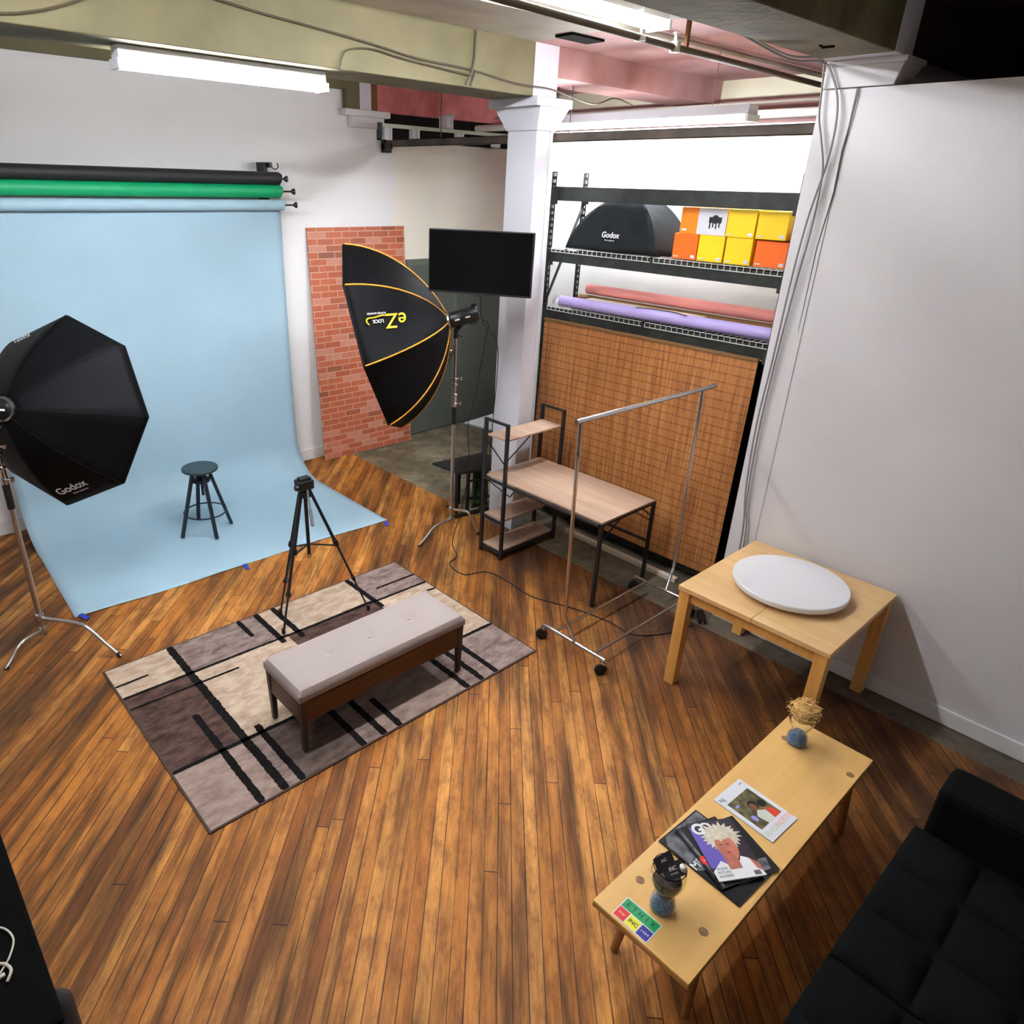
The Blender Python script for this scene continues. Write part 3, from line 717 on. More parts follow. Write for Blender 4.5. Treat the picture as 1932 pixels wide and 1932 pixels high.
# the logo hangs upside down: its top points to the floor
down = Vector((0, 0, -1)); down = (down-nn*down.dot(nn)).normalized(); right = down.cross(nn).normalized()
Mt = Matrix.Translation(o_+nn*.012) @ Matrix((right, down, nn)).transposed().to_4x4() @ Matrix.Scale(.8, 4)
text('logo', 'eZ', .20, Mt @ Matrix.Translation((-.06, 0, 0)), 'gold_ink', t, bold=.001, shear=.25, label='gold lettering, upside down')
text('logo', 'LOCK', .045, Mt @ Matrix.Translation((.15, .0, 0)), 'white_ink', t, bold=.001, label='white lettering, upside down')
b = MB(); b.tube([Mt @ Vector(p) for p in bez([(.05, -.045, 0), (.10, -.05, 0), (.18, -.035, 0), (.25, -.03, 0), (.27, .0, 0), (.25, .03, 0)], 5)], .006, 6)
obj('logo_swash', b, 'gold_ink', t)
text('logo_line', 'POWER BANNER', .026, Mt @ Matrix.Translation((.15, -.075, 0)), 'white_ink', t)
RP = (4.03, 4.52)
flash_head('black studio flash on the stand behind the gold piped softbox', mR, geoR[0], rR, (RP[0], RP[1], 1.86), 0)
light_stand('steel light stand by the desk carrying the gold piped softbox', RP, 1.85, [(3.55, 4.41), (4.135, 4.244), (4.33, 4.92)], .17, (1.04, 1.20))

# ------------------------------------------------------------------ camera tripod
cx, cy = 2.19, 3.96
t = thing('camera_tripod', 'black camera tripod standing on the rug behind the bench', 'tripod', (cx, cy, .01))
feet = [(1.94, 3.955, .025), (2.05, 4.20, .025), (2.593, 3.832, .025)]
top = Vector((cx, cy, 1.06))
for fx, fy, fz in feet:
    F = Vector((fx, fy, fz)); d = F-top; u = Vector((d.x, d.y, 0)).normalized(); T0 = top+u*.035
    o = obj('leg', MB().bar(T0, T0+(F-T0)*.42, .030, .022, up=u).bar(T0+(F-T0)*.40, T0+(F-T0)*.72, .020, .016, up=u).bar(T0+(F-T0)*.70, F, .014, .012, up=u), 'black_metal', t, bevel=.002)
    obj('leg_lock', MB().bar(T0+(F-T0)*.385, T0+(F-T0)*.43, .042, .034, up=u).bar(T0+(F-T0)*.70, T0+(F-T0)*.735, .032, .026, up=u), 'black_plastic', o, bevel=.003)
    obj('rubber_foot', MB().tube([F+Vector((0, 0, .03)), F-Vector((0, 0, .006))], .014, 10), 'black_plastic', o)
b = MB(); b.tube([(cx, cy, .58), (cx, cy, 1.08)], .013, 12); b.lathe([(.03, 0), (.045, .01), (.045, .05), (.028, .06)], (cx, cy, 1.02), 16)
obj('centre_column', b, 'black_metal', t, smooth=True)
b = MB()
for fx, fy, fz in feet:
    F = Vector((fx, fy, fz)); b.bar((cx, cy, .66), top+(F-top)*.43, .012, .008)
b.tube([(cx+.012*math.cos(k*PI/6), cy, .565+.016*math.sin(k*PI/6)) for k in range(12)], .003, 6, closed=True)
obj('brace', b, 'black_metal', t)
b = MB(); b.box(cx-.055, cx+.05, cy-.045, cy+.045, 1.085, 1.15); b.box(cx-.04, cx+.04, cy-.03, cy+.03, 1.15, 1.168)
b.lathe([(.03, -.05), (.03, .05)], M4=Matrix.Translation((cx, cy, 1.10)) @ Matrix.Rotation(PI/2, 4, 'Y'), seg=14); b.lathe([(.02, 0), (.02, .03)], M4=Matrix.Translation((cx-.085, cy-.02, 1.11)) @ Matrix.Rotation(PI/2, 4, 'Y'), seg=12)
obj('pan_head', b, 'black_plastic', t, bevel=.006)
obj('pan_handle', MB().tube([(cx, cy-.03, 1.10), (cx-.07, cy-.20, .90)], .007, 8).tube([(cx-.04, cy-.125, .985), (cx-.07, cy-.20, .90)], .012, 8), 'grey_plastic', t, smooth=True)

# ------------------------------------------------------------------ rug
X0, X1, Y0, Y1 = .81, 3.21, 2.66, 4.32
b = MB(); b.m(0).box(X0, X1, Y0, Y1, .001, .009); b.m(7)
def patch(i, x0, x1, y0, y1, z): b.m(i).box(x0, x1, y0, y1, .008, z)
E_ = .012
patch(1, X0+E_, 1.25, 3.955, Y1-E_, .0105)                 # beige far left corner
patch(2, 1.25, 1.90, 3.94, Y1-E_, .0105)                   # mauve grey
patch(1, 1.90, 2.70, 3.91, Y1-E_, .0105)
patch(2, 2.70, X1-E_, 3.89, Y1-E_, .0105)
patch(3, X0+E_, 1.25, 3.15, 3.955, .0105)                  # dark brown block
patch(1, 1.25, 1.95, 3.14, 3.94, .0105)                    # pale block
patch(3, 1.95, 2.70, 3.70, 3.93, .0105); patch(4, 1.95, 2.70, 3.13, 3.70, .0105)
patch(1, 2.70, X1-E_, 3.11, 3.90, .0105)
patch(4, X0+E_, 1.25, Y0+E_, 3.15, .0105)
patch(2, 1.25, 1.36, Y0+E_, 3.14, .0105)
patch(5, 1.36, 1.76, Y0+E_, 3.14, .0105)
patch(2, 1.76, 1.90, Y0+E_, 3.13, .0105)
patch(4, 1.90, 2.58, Y0+E_, 3.13, .0105)
patch(2, 2.58, X1-E_, Y0+E_, 3.12, .0105)
def stripe(x0, y0, x1, y1, w):
    # rough edged stripe of black pile
    n = max(4, int(math.hypot(x1-x0, y1-y0)/.014)); d = Vector((x1-x0, y1-y0, 0)); L = d.length; d.normalize(); p = Vector((-d.y, d.x, 0))
    top_, bot = [], []
    for k in range(n+1):
        c = Vector((x0, y0, 0))+d*L*k/n; e = .75 if k in (0, n) else 1
        for lst, s in ((top_, 1), (bot, -1)): lst.append(c+p*s*w/2*e*random.uniform(.84, 1.14))
    b.m(6)
    for k in range(n):
        P = [bot[k], bot[k+1], top_[k+1], top_[k]]
        b.hexa([(q.x, q.y, .009) for q in P]+[(q.x, q.y, .0125) for q in P])
XA, XB = X0+E_, X1-E_
for a in ((XA, 3.955, XB, 3.885, .022), (XA, 4.10, 1.03, 4.10, .018), (XA, 3.825, 1.52, 3.80, .018), (XA, 3.16, 1.6, 3.14, .028), (1.6, 3.14, XB, 3.105, .026),
          (2.82, 4.05, XB, 4.04, .018), (3.12, 3.77, XB, 3.76, .02)): stripe(*a)
YA, YB = Y0+E_, Y1-E_
for x, ya, yb, w_ in ((1.245, YA, YB, .05), (1.105, YA, 3.54, .042), (1.35, YA, 3.22, .042), (1.755, 4.07, YB, .035), (1.895, 3.86, YB, .042), (1.755, YA, 3.12, .042),
                      (2.035, 3.84, YB, .042), (1.90, YA, 3.12, .042), (2.015, YA, 2.98, .04), (2.705, 3.80, YB, .042), (2.57, YA, 3.09, .042), (2.70, YA, 3.07, .042), (2.83, YA, 3.05, .04)): stripe(x, ya, x, yb, w_)
RM = [M['rug_edge'], rug_mat('rug_beige', (190, 168, 146), (158, 132, 112)), rug_mat('rug_mauve_grey', (148, 128, 120), (106, 86, 80)), rug_mat('rug_dark_brown', (94, 72, 64), (56, 40, 36)),
      rug_mat('rug_taupe', (160, 138, 126), (128, 106, 96)), rug_mat('rug_ash', (112, 94, 86), (74, 60, 54)), rug_mat('rug_black', (26, 22, 22), (16, 13, 13)), M['rug_edge']]
tag(obj('area_rug', b, RM, origin=(2, 3.5, 0)), 'beige and brown area rug with crossing black stripes under the bench', 'rug')

# ------------------------------------------------------------------ bench
bx0, bx1, by0, by1 = 1.44, 2.66, 2.82, 3.235
t = thing('upholstered_bench', 'long bench with pale grey tufted cushion and walnut frame on the rug', 'bench', ((bx0+bx1)/2, (by0+by1)/2, .012))
tu = [(1.75, 3.03), (2.05, 3.03), (2.36, 3.03)]
nx, ny = 72, 26
b = MB(); ix = 2
def cush(u, v):
    x = bx0+(bx1-bx0)*u; y = by0+(by1-by0)*v
    e = min(x-bx0, bx1-x, y-by0, by1-y); z = .452
    if e < .03: z -= .03*(1-math.sqrt(max(0, 1-(1-e/.03)**2)))
    z += .004*min(1, e/.12)
    for tx, ty in tu:
        d2 = ((x-tx)/.03)**2+((y-ty)/.03)**2; z -= .016*math.exp(-d2)
        z -= .004*math.exp(-((x-tx)/.008)**2)*math.exp(-((y-ty)/.10)**2)
    return (x, y, z)
b.grid(cush, nx, ny)
b.grid(lambda u, v: (bx0+(bx1-bx0)*u, by0+(.001 if 0 else 0), .422-.042*v), nx, 2); b.grid(lambda u, v: (bx0+(bx1-bx0)*u, by1, .422-.042*v), nx, 2)
b.grid(lambda u, v: (bx0, by0+(by1-by0)*u, .422-.042*v), ny, 2); b.grid(lambda u, v: (bx1, by0+(by1-by0)*u, .422-.042*v), ny, 2)
b.quad([(bx0, by0, .38), (bx1, by0, .38), (bx1, by1, .38), (bx0, by1, .38)])
bmesh.ops.remove_doubles(b.b, verts=b.b.verts, dist=.0015)
cu = obj('cushion', b, 'bench_cloth', t, smooth=True)
for tx, ty in tu: obj('button', MB().lathe([(.0001, -.004), (.011, -.003), (.011, .001), (.0001, .004)], (tx, ty, .444), 12), 'button', cu, smooth=True)
b = MB(); i_ = .012
b.box(bx0+i_, bx1-i_, by0+i_, by0+i_+.02, .22, .38); b.box(bx0+i_, bx1-i_, by1-i_-.02, by1-i_, .22, .38)
b.box(bx0+i_, bx0+i_+.02, by0+i_, by1-i_, .22, .38); b.box(bx1-i_-.02, bx1-i_, by0+i_, by1-i_, .22, .38); b.box(bx0+i_, bx1-i_, by0+i_, by1-i_, .36, .381)
obj('apron', b, 'walnut', t, bevel=.002)
for lx, ly in ((bx0+.028, by0+.028), (bx1-.028, by0+.028), (bx0+.028, by1-.028), (bx1-.028, by1-.028)):
    b = MB(); b.hexa([(lx-.014, ly-.014, .012), (lx+.014, ly-.014, .012), (lx+.014, ly+.014, .012), (lx-.014, ly+.014, .012), (lx-.022, ly-.022, .38), (lx+.022, ly-.022, .38), (lx+.022, ly+.022, .38), (lx-.022, ly+.022, .38)])
    obj('leg', b, 'walnut_leg', t, bevel=.002)

# ------------------------------------------------------------------ leaning brick panel
# built upright, then leaned against the back wall
t = MB(); t.box(-.63, .63, -.004, .004, 0, 2.54)
o = obj('brick_panel', t, 'brick', local=True)
ang = math.atan2(.15, 2.53)
o.matrix_world = Matrix.Translation((4.675, 6.775, .003)) @ Matrix.Rotation(-.02, 4, 'Z') @ Matrix.Rotation(-ang*.93, 4, 'X')
tag(o, 'tall panel printed with red bricks leaning on the back wall', 'panel')

# ------------------------------------------------------------------ television on the column
yaw = -1.043; Wt, Ht = .800, .452
C = Vector((3.771, 3.99, 2.465)); r_ = Vector((math.cos(yaw), math.sin(yaw), 0)); up = Vector((0, 0, 1)); nn = r_.cross(up)  # faces the room
T = frame(C, r_, up)
t = thing('television', 'flat black television mounted on the white column', 'television', C)
obj('casing', MB().box(-Wt/2, Wt/2, -Ht/2, Ht/2, -.035, 0, T), 'black_plastic', t, bevel=.004)
obj('screen', MB().box(-Wt/2+.008, Wt/2-.008, -Ht/2+.016, Ht/2-.008, -.001, .0015, T), 'black_gloss', t)
obj('badge', MB().box(-.035, .035, -Ht/2-.012, -Ht/2+.003, -.012, .0, T), 'black_plastic', t, bevel=.002)
b = MB(); b.box(-.12, .12, -.12, .12, -.05, -.035, T)
p = C-nn*.05 if (C-nn*.05).x > C.x else C+nn*.05
p = T @ Vector((0, 0, -.05)); b.bar(p, (4.44, 4.28, 2.437), .05, .035); b.box(4.425, 4.452, 4.2, 4.4, 2.33, 2.54)
obj('wall_arm', b, 'black_metal', t, bevel=.003)
pts = bez([T @ Vector((.0, -.22, -.06)), (3.98, 4.15, 2.0), (4.36, 4.34, 1.7), (4.40, 4.40, 1.0), (4.40, 4.44, .3)])
tag(obj('power_cable', MB().tube(pts, .004, 6), 'cord', smooth=True, origin=(4.4, 4.4, 1)), 'thin black cable hanging from the television along the column', 'cable')

# ------------------------------------------------------------------ black steel rack
RX0, RX1, RY0, RY1 = 5.02, 5.44, 2.27, 4.42
t = thing('storage_rack', 'tall black steel storage rack with wire decks in the alcove', 'rack', (5.23, 3.35, 0))
def upright(x, y, z1, sgn):
    b = MB(); w_ = .056; s = .013
    b.box(x-.002, x+.002, y-w_/2, y-w_/2+s, 0, z1); b.box(x-.002, x+.002, y+w_/2-s, y+w_/2, 0, z1); b.box(x, x+.04, y+sgn*w_/2-.002, y+sgn*w_/2+.002, 0, z1)
    z = 0
    while z < z1-.01:
        b.box(x-.002, x+.002, y-w_/2+s, y+w_/2-s, z, min(z+.024, z1)); z += .05
    return b
for x in (RX0, RX1):
    for y, sg in ((RY1, 1), (RY0, -1)):
        obj('upright', upright(x, y, 3.11, sg), 'rack', t)
for z in (2.885, 2.39, 1.895, .02):
    for x in (RX0+.005, RX1+.005):
        h = .11 if z > 2.8 else .1
        b = MB(); b.box(x, x+.03, RY0+.02, RY1-.02, z, z+h); b.box(x-.006, x, RY0-.02, RY0+.05, z-.03, z+h+.0); b.box(x-.006, x, RY1-.05, RY1+.02, z-.03, z+h)
        obj('beam', b, 'rack', t, bevel=.002)
for (za, zb) in ((2.85, 2.02), (1.35, 2.02)):
    obj('brace', MB().bar((RX0+.01, RY1+.018, zb), (RX1+.02, RY1+.018, za), .028, .006), 'rack', t)
for z in (2.495, 2.0):
    for (ya, yb) in ((RY1-.03, 3.365), (3.335, RY0+.03)):
        b = MB(); y = ya; r = .0026
        while y > yb:
            b.bar((RX0-.002, y, z+.01), (RX1+.03, y, z+.01), r*1.6); b.bar((RX0-.004, y, z-.022), (RX0-.004, y, z+.012), r*1.6); y -= .05
        for x in (RX0-.005, RX0+.1, RX0+.2, RX0+.3, RX1+.02): b.bar((x, ya, z+.013), (x, yb, z+.013), r*1.8)
        b.bar((RX0-.006, ya, z-.022), (RX0-.006, yb, z-.022), r*2.2)
        obj('wire_deck', b, 'wire', t)
# softbox on the top deck
t = thing('rectangular_softbox', 'black rectangular softbox lying face down on the top rack deck', 'softbox', (5.23, 3.75, 2.512))
base = [(5.06, 4.27), (5.06, 3.36), (5.42, 3.26), (5.42, 4.27)]; topq = [(5.16, 3.86), (5.16, 3.62), (5.34, 3.60), (5.34, 3.86)]
b = MB()
def spanel(i):
    j = (i+1) % 4
    def f(u, v):
        B = Vector(base[i]).lerp(Vector(base[j]), u); Tq = Vector(topq[i]).lerp(Vector(topq[j]), u)
        q = math.sin(v*PI/2); s = 1-math.cos(v*PI/2)
        p = B.lerp(Tq, s*.5+v*.5); z = 2.512+.40*(q*.75+v*.25)
        wob = -.012*math.sin(PI*u)*math.sin(PI*v)
        c = Vector((5.25, 3.75)); p = p.lerp(c, .03*math.sin(PI*u)*math.sin(PI*v))
        return (p.x, p.y, z+.004*math.sin(u*9+v*5))
    return f
for i in range(4): b.grid(spanel(i), 14, 12)
bmesh.ops.remove_doubles(b.b, verts=b.b.verts, dist=.001)
obj('fabric_shell', b, 'box_fabric', t, smooth=True, solid=.003)
b = MB(); b.hexa([(5.15, 3.59, 2.908), (5.35, 3.59, 2.908), (5.35, 3.89, 2.908), (5.15, 3.89, 2.908), (5.18, 3.63, 2.94), (5.32, 3.63, 2.94), (5.32, 3.85, 2.94), (5.18, 3.85, 2.94)])
obj('top_flap', b, 'black_fabric', t, bevel=.006)
Mt = frame((5.058, 3.80, 2.60), (0, -1, 0), (.20, 0, 1))
text('logo', 'Godox', .062, Mt @ Matrix.Translation((0, .04, .012)), 'white_ink', t, bold=.0012, label='white brand lettering')
text('logo_line', 'Photo equipment', .014, Mt @ Matrix.Translation((0, .0, .012)), 'white_ink', t)
# cartons
def carton(label, y0, y1, z0, z1, mm, xf=5.10, xb=5.40, white_side=None, group='cartons on the top rack deck'):
    y0, y1 = y1+.004, y0-.004
    t = thing('carton', label, 'box', ((xf+xb)/2, (y0+y1)/2, z0), 0, group)
    obj('box_body', MB().box(xf, xb, y0, y1, z0, z1), mm, t, bevel=.003)
    obj('lid_flap', MB().box(xf-.002, xf, y0+.003, y1-.003, z1-.035, z1-.002), mm, t)
    if white_side:
        o = obj('printed_panel', MB().box(xf-.003, xf-.0005, y0, white_side, z0+.002, z1-.002), 'white_card', t)
        b = MB(); yc = y0+.09
        b.lathe([(.03, 0), (.03, .001)], M4=Matrix.Translation((xf-.004, yc, z0+.11)) @ Matrix.Rotation(PI/2, 4, 'Y'), seg=12)
        b.box(xf-.005, xf-.0035, yc-.05, yc+.05, z0+.085, z0+.125)
        for k in range(4): b.box(xf-.005, xf-.0035, yc-.04+k*.025, yc-.03+k*.025, z0+.055-.01*(k % 2), z0+.09)
        obj('product_picture', b, 'black_ink', o)
        obj('white_label', MB().box(xf-.004, xf-.001, y1-.06, y1-.02, z0+.02, z0+.035), 'white_card', t)
    else:
        obj('white_label', MB().box(xf-.003, xf, y0+.012, y0+.045, z0+.012, z0+.034), 'white_card', t)
        obj('print_line', MB().box(xf-.003, xf, y1-.055, y1-.015, z0+.014, z0+.022), 'white_card', t)
zl, zm, zu = 2.512, 2.695, 2.88
carton('orange carton, lower left of the cartons beside the softbox', 3.235, 3.02, zl, zm, 'red_orange')
carton('yellow carton in the lower row, left of the other yellow one', 3.015, 2.80, zl, zm, 'yellow', xf=5.09)
carton('yellow carton in the lower row, right of the other yellow one', 2.795, 2.585, zl, zm, 'yellow', xf=5.09)
carton('orange carton at the right end of the lower row', 2.575, 2.335, zl, zm-.01, 'red_orange', xf=5.11)
carton('orange and white carton with flash picture in the upper row', 3.20, 2.815, zm, zu, 'orange', white_side=3.05)
carton('yellow carton in the middle of the upper row', 2.81, 2.585, zm, zu, 'yellow', xf=5.08)
carton('yellow carton at the right end of the upper row', 2.58, 2.355, zm, zu-.005, 'yellow', xf=5.08)
b = MB(); b.hexa([(5.10, 2.325, 2.60), (5.40, 2.325, 2.60), (5.40, 2.30, 2.60), (5.10, 2.30, 2.60), (5.10, 2.31, 2.76), (5.40, 2.31, 2.76), (5.40, 2.285, 2.76), (5.10, 2.285, 2.76)]); b.box(5.10, 5.40, 2.30, 2.325, 2.512, 2.60)
tag(obj('folder', b, 'red', origin=(5.25, 2.31, 2.512), bevel=.002), 'thin red box standing at the right end beside the cartons', 'box')
# paper rolls on the lower deck
def proll(name, label, p0, p1, r, mm, cat='paper roll', core=True):
    t = thing(name, label, cat, tuple((a+c)/2 for a, c in zip(p0, p1)))
    o = obj('paper', MB().tube([p0, p1], r, 24), mm, t, smooth=True)
    if core:
        d = (Vector(p1)-Vector(p0)).normalized()
        obj('core', MB().tube([Vector(p0)-d*.004, Vector(p1)+d*.004], r*.55, 16), 'tube_end', t, smooth=True)
proll('paper_roll', 'lavender paper roll lying along the front of the lower rack deck', (5.05, 4.26, 2.064), (5.12, 2.30, 2.064), .046, 'purple_paper')
proll('paper_roll', 'coral pink paper roll at the back of the lower rack deck', (5.37, 4.22, 2.15), (5.37, 2.33, 2.15), .045, 'pink_paper')
proll('cardboard_tube', 'brown cardboard tube under the pink roll on the lower deck', (5.36, 4.30, 2.058), (5.36, 2.33, 2.058), .04, 'cardboard', 'tube')
b = MB(); b.box(5.19, 5.29, 2.95, 4.10, 2.018, 2.09)
tag(obj('long_carton', b, 'pale_card', bevel=.003, origin=(5.2, 3.5, 2.018)), 'long pale flat carton between the lavender and pink rolls', 'box')
pts = bez([(5.03, 3.45, 2.115), (5.06, 3.36, 2.116), (5.07, 3.25, 2.117), (5.06, 3.1, 2.118), (5.035, 2.98, 2.112)])
tag(obj('cord', MB().tube(pts, .004, 6), 'cord', smooth=True, origin=(5.05, 3.2, 2.11)), 'short dark cord lying over the lavender paper roll', 'cord')
b = MB()
for k in range(5):
    a = random.uniform(0, 6); p = Vector((5.045, 4.32, 2.03)); b.bar(p+Vector((0, -.02+.012*k, 0)), p+Vector((.05*math.cos(a), .02*math.sin(a)-.01*k, .05+.01*k)), .02, .004)
tag(obj('plastic_wrap', b, 'white_cloth', origin=(5.05, 4.32, 2.02)), 'crumpled white plastic at the left end of the lavender roll', 'wrap')
# black board and bamboo blind hung before the lower half of the rack
tag(obj('foam_board', MB().box(5.075, 5.10, 2.24, 4.30, -.002, 1.87), 'matte_black', origin=(5.09, 3.3, 0)), 'large black board standing behind the bamboo blind', 'board')
t = thing('bamboo_blind', 'woven bamboo blind hung over the front of the rack', 'blind', (4.99, 3.37, .12))
obj('woven_panel', MB().grid(lambda u, v: (5.0-.05*(1-v)+.004*math.sin(u*14)*(1-v), 4.385-2.05*u, .12+1.78*v), 30, 20), 'bamboo', t, solid=.006)
obj('head_rail', MB().box(4.985, 5.012, 2.335, 4.385, 1.885, 1.905), 'cardboard', t)
tag(obj('wood_strip', MB().box(4.82, 4.87, 2.58, 3.78, -.004, .035), 'pale_card', bevel=.004, origin=(4.84, 3.2, 0)), 'pale wooden strip on the floor below the bamboo blind', 'strip')

# ------------------------------------------------------------------ desk with shelf tower
t = thing('writing_desk', 'black framed desk with greyed oak top and shelf tower at its far end', 'desk', (4.3, 3.4, 0))
obj('desk_top', MB().box(3.97, 4.64, 2.77, 4.01, .722, .74), 'desk_wood', t, bevel=.003)
for (z, lab) in ((1.10, ''), (.375, ''), (.085, '')):
    obj('shelf', MB().box(3.965, 4.64, 3.785, 4.015, z-.016, z), 'desk_wood', t, bevel=.003)
for x, y, z1 in ((3.955, 4.025, 1.24), (3.955, 3.775, 1.24), (4.645, 3.775, 1.24), (4.645, 4.025, 1.24), (3.985, 2.785, .722), (4.655, 2.785, .722)):
    obj('leg', MB().box(x-.0135, x+.0135, y-.0135, y+.0135, .0, z1), 'black_metal', t, bevel=.0015)
s = .011
b = MB()
for x in (3.955, 4.645):
    b.box(x-s, x+s, 3.775, 4.025, 1.22, 1.24); b.box(x-s, x+s, 3.775, 4.025, .045, .065); b.box(x-s, x+s, 3.775, 4.025, .34, .357)
    b.box(x-s, x+s, 2.79, 4.02, .70, .721)
for y in (3.775, 4.025): b.box(3.96, 4.64, y-s, y+s, .045, .065)
b.box(3.98, 4.65, 2.785-s, 2.785+s, .70, .721); b.box(4.645-s, 4.645+s, 2.79, 3.77, .36, .38)
obj('frame', b, 'black_metal', t, bevel=.0015)
b = MB(); b.bar((4.645, 4.03, 1.05), (4.20, 4.03, .76), .008); b.bar((3.965, 4.03, 1.05), (4.20, 4.03, .76), .008); b.bar((3.965, 4.03, .70), (4.3, 4.03, .42), .008); b.bar((4.645, 4.03, .70), (4.3, 4.03, .42), .008)
b.bar((3.99, 2.79, .55), (4.25, 2.79, .71), .008); b.bar((4.65, 2.79, .55), (4.4, 2.79, .71), .008); b.bar((4.645, 2.8, .6), (4.645, 3.1, .71), .008)
obj('cross_brace', b, 'black_metal', t)

# ------------------------------------------------------------------ black two tier stand behind the desk
t = thing('side_stand', 'black two-tier metal stand with glossy top behind the desk tower', 'stand', (4.5, 4.75, 0))
M['gloss_top'] = mat('glossy_top_painted_reflection', (150, 152, 152), .25)  # dark top coloured pale grey to stand for the light it reflects
obj('top_plate', MB().prism([(4.43, 4.82), (4.86, 4.86), (4.86, 4.50), (4.50, 4.50)], .885, .90), 'gloss_top', t, bevel=.002)
obj('lower_plate', MB().prism([(4.24, 5.06), (4.86, 4.98), (4.86, 4.50), (4.28, 4.70)], .43, .455), 'black_plastic', t, bevel=.003)
for x, y, z1 in ((4.29, 4.74, .43), (4.42, 4.72, .43), (4.52, 4.62, .9), (4.84, 4.54, .9), (4.84, 4.95, .43), (4.46, 4.90, .43)):
    obj('leg', MB().box(x-.014, x+.014, y-.014, y+.014, -.002, z1), 'black_metal', t, bevel=.002)
b = MB(); b.bar((4.42, 4.70, .33), (4.84, 4.54, .33), .02); b.bar((4.42, 4.70, .14), (4.84, 4.54, .14), .02)
for x in (4.48, 4.60, 4.72): b.bar((x, 4.70-.38*(x-4.42), .14), (x, 4.70-.38*(x-4.42), .33), .012)
b.bar((4.2, 4.66, .02), (4.84, 4.56, .02), .03)
obj('side_frame', b, 'black_metal', t)
b = MB().grid(lambda u, v: (4.52+.20*u, 4.74+.03*math.sin(u*7), .0+.40*v+.01*math.sin(u*20)), 16, 10)
tag(obj('turf_mat', b, 'turf', smooth=True, solid=.03, origin=(4.6, 4.74, 0)), 'piece of green artificial turf standing behind the black stand', 'turf')

# ------------------------------------------------------------------ garment rack
t = thing('garment_rack', 'chrome rolling garment rack standing empty before the bamboo blind', 'garment rack', (3.95, 2.45, 0))
obj('hanging_rail', MB().tube([(3.235, 2.53, 1.72), (3.27, 2.53, 1.722), (4.60, 2.44, 1.742), (4.64, 2.44, 1.745)], [.0175, .0155, .0155, .0175], 14), 'chrome', t, smooth=True)
u1 = [(3.275, 2.53, 1.71), (3.32, 2.545, .9), (3.36, 2.555, .29), (3.365, 2.50, .18), (3.366, 2.45, .125)]
u2 = [(4.50, 2.45, 1.73), (4.53, 2.46, .9), (4.60, 2.49, .27), (4.53, 2.47, .18), (4.47, 2.45, .125)]
for u_ in (u1, u2):
    o = obj('upright', MB().tube(u_, .0125, 12), 'chrome', t, smooth=True)
    p = Vector(u_[0]).lerp(Vector(u_[1]), .25); obj('collar', MB().tube([p-Vector((0, 0, .012)), p+Vector((0, 0, .012))], .0155, 12), 'chrome', o, smooth=True)
for x in (3.366, 4.47):
    obj('end_bar', MB().tube([(x, 2.19, .12), (x, 2.745, .12)], .014, 12), 'chrome', t, smooth=True)
for y in (2.63, 2.29):
    obj('base_rail', MB().tube([(3.366, y, .12), (4.47, y, .12)], .010, 10), 'chrome', t, smooth=True)
for x, y, a in ((3.366, 2.735, .6), (3.366, 2.205, 1.0), (4.47, 2.735, 1.2), (4.47, 2.205, 1.3)):
    o = obj('caster', MB().tube([(x, y, .09), (x, y, .12)], .006, 8).box(x-.018, x+.018, y-.02, y+.02, .088, .102), 'chrome', t)
    d = Vector((math.cos(a), math.sin(a), 0)); c = Vector((x, y, .042))+Vector((-d.y, d.x, 0))*.014
    obj('wheel', MB().tube([c-d*.013, c-d*.009, c+d*.009, c+d*.013], [.034, .042, .042, .034], 22), 'black_plastic', o, smooth=True)
# power cord along the floor
pts = [(4.03, 4.46), (3.82, 4.26), (3.70, 4.061), (3.555, 3.994), (3.53, 3.781), (3.701, 3.702), (3.742, 3.521), (3.719, 3.197), (3.796, 2.984), (3.87, 2.777), (3.912, 2.556), (3.907, 2.382), (3.97, 2.286), (4.138, 2.193), (4.38, 2.13)]
tag(obj('extension_cable', MB().tube(bez([(x, y, .006) for x, y in pts]), .0045, 6), 'cord', smooth=True, origin=(3.8, 3, 0)), 'dark power cable snaking over the floor under the garment rack', 'cable')
pts = bez([(4.20, 4.37, 1.96), (4.25, 4.36, 1.92), (4.24, 4.37, 1.80), (4.22, 4.40, 1.55), (4.20, 4.44, 1.25), (4.19, 4.50, .98), (4.20, 4.48, .6), (4.10, 4.47, .15), (4.03, 4.46, .01)])
tag(obj('flash_cable', MB().tube(pts, .004, 6), 'cord', smooth=True, origin=(4.2, 4.4, 0)), 'black cable hanging from the flash head to the floor', 'cable')
b = MB(); T = Matrix.Translation((4.50, 2.14, -.003)) @ Matrix.Rotation(.7, 4, 'Z'); b.box(-.07, .07, -.025, .025, 0, .05, T)
o = obj('power_strip', b, 'black_plastic', bevel=.006, origin=(4.5, 2.14, 0)); tag(o, 'small black power adapter on the floor behind the birch table', 'adapter')
obj('metal_clip', MB().box(-.075, -.068, -.012, .012, .01, .04, T), 'chrome', o)

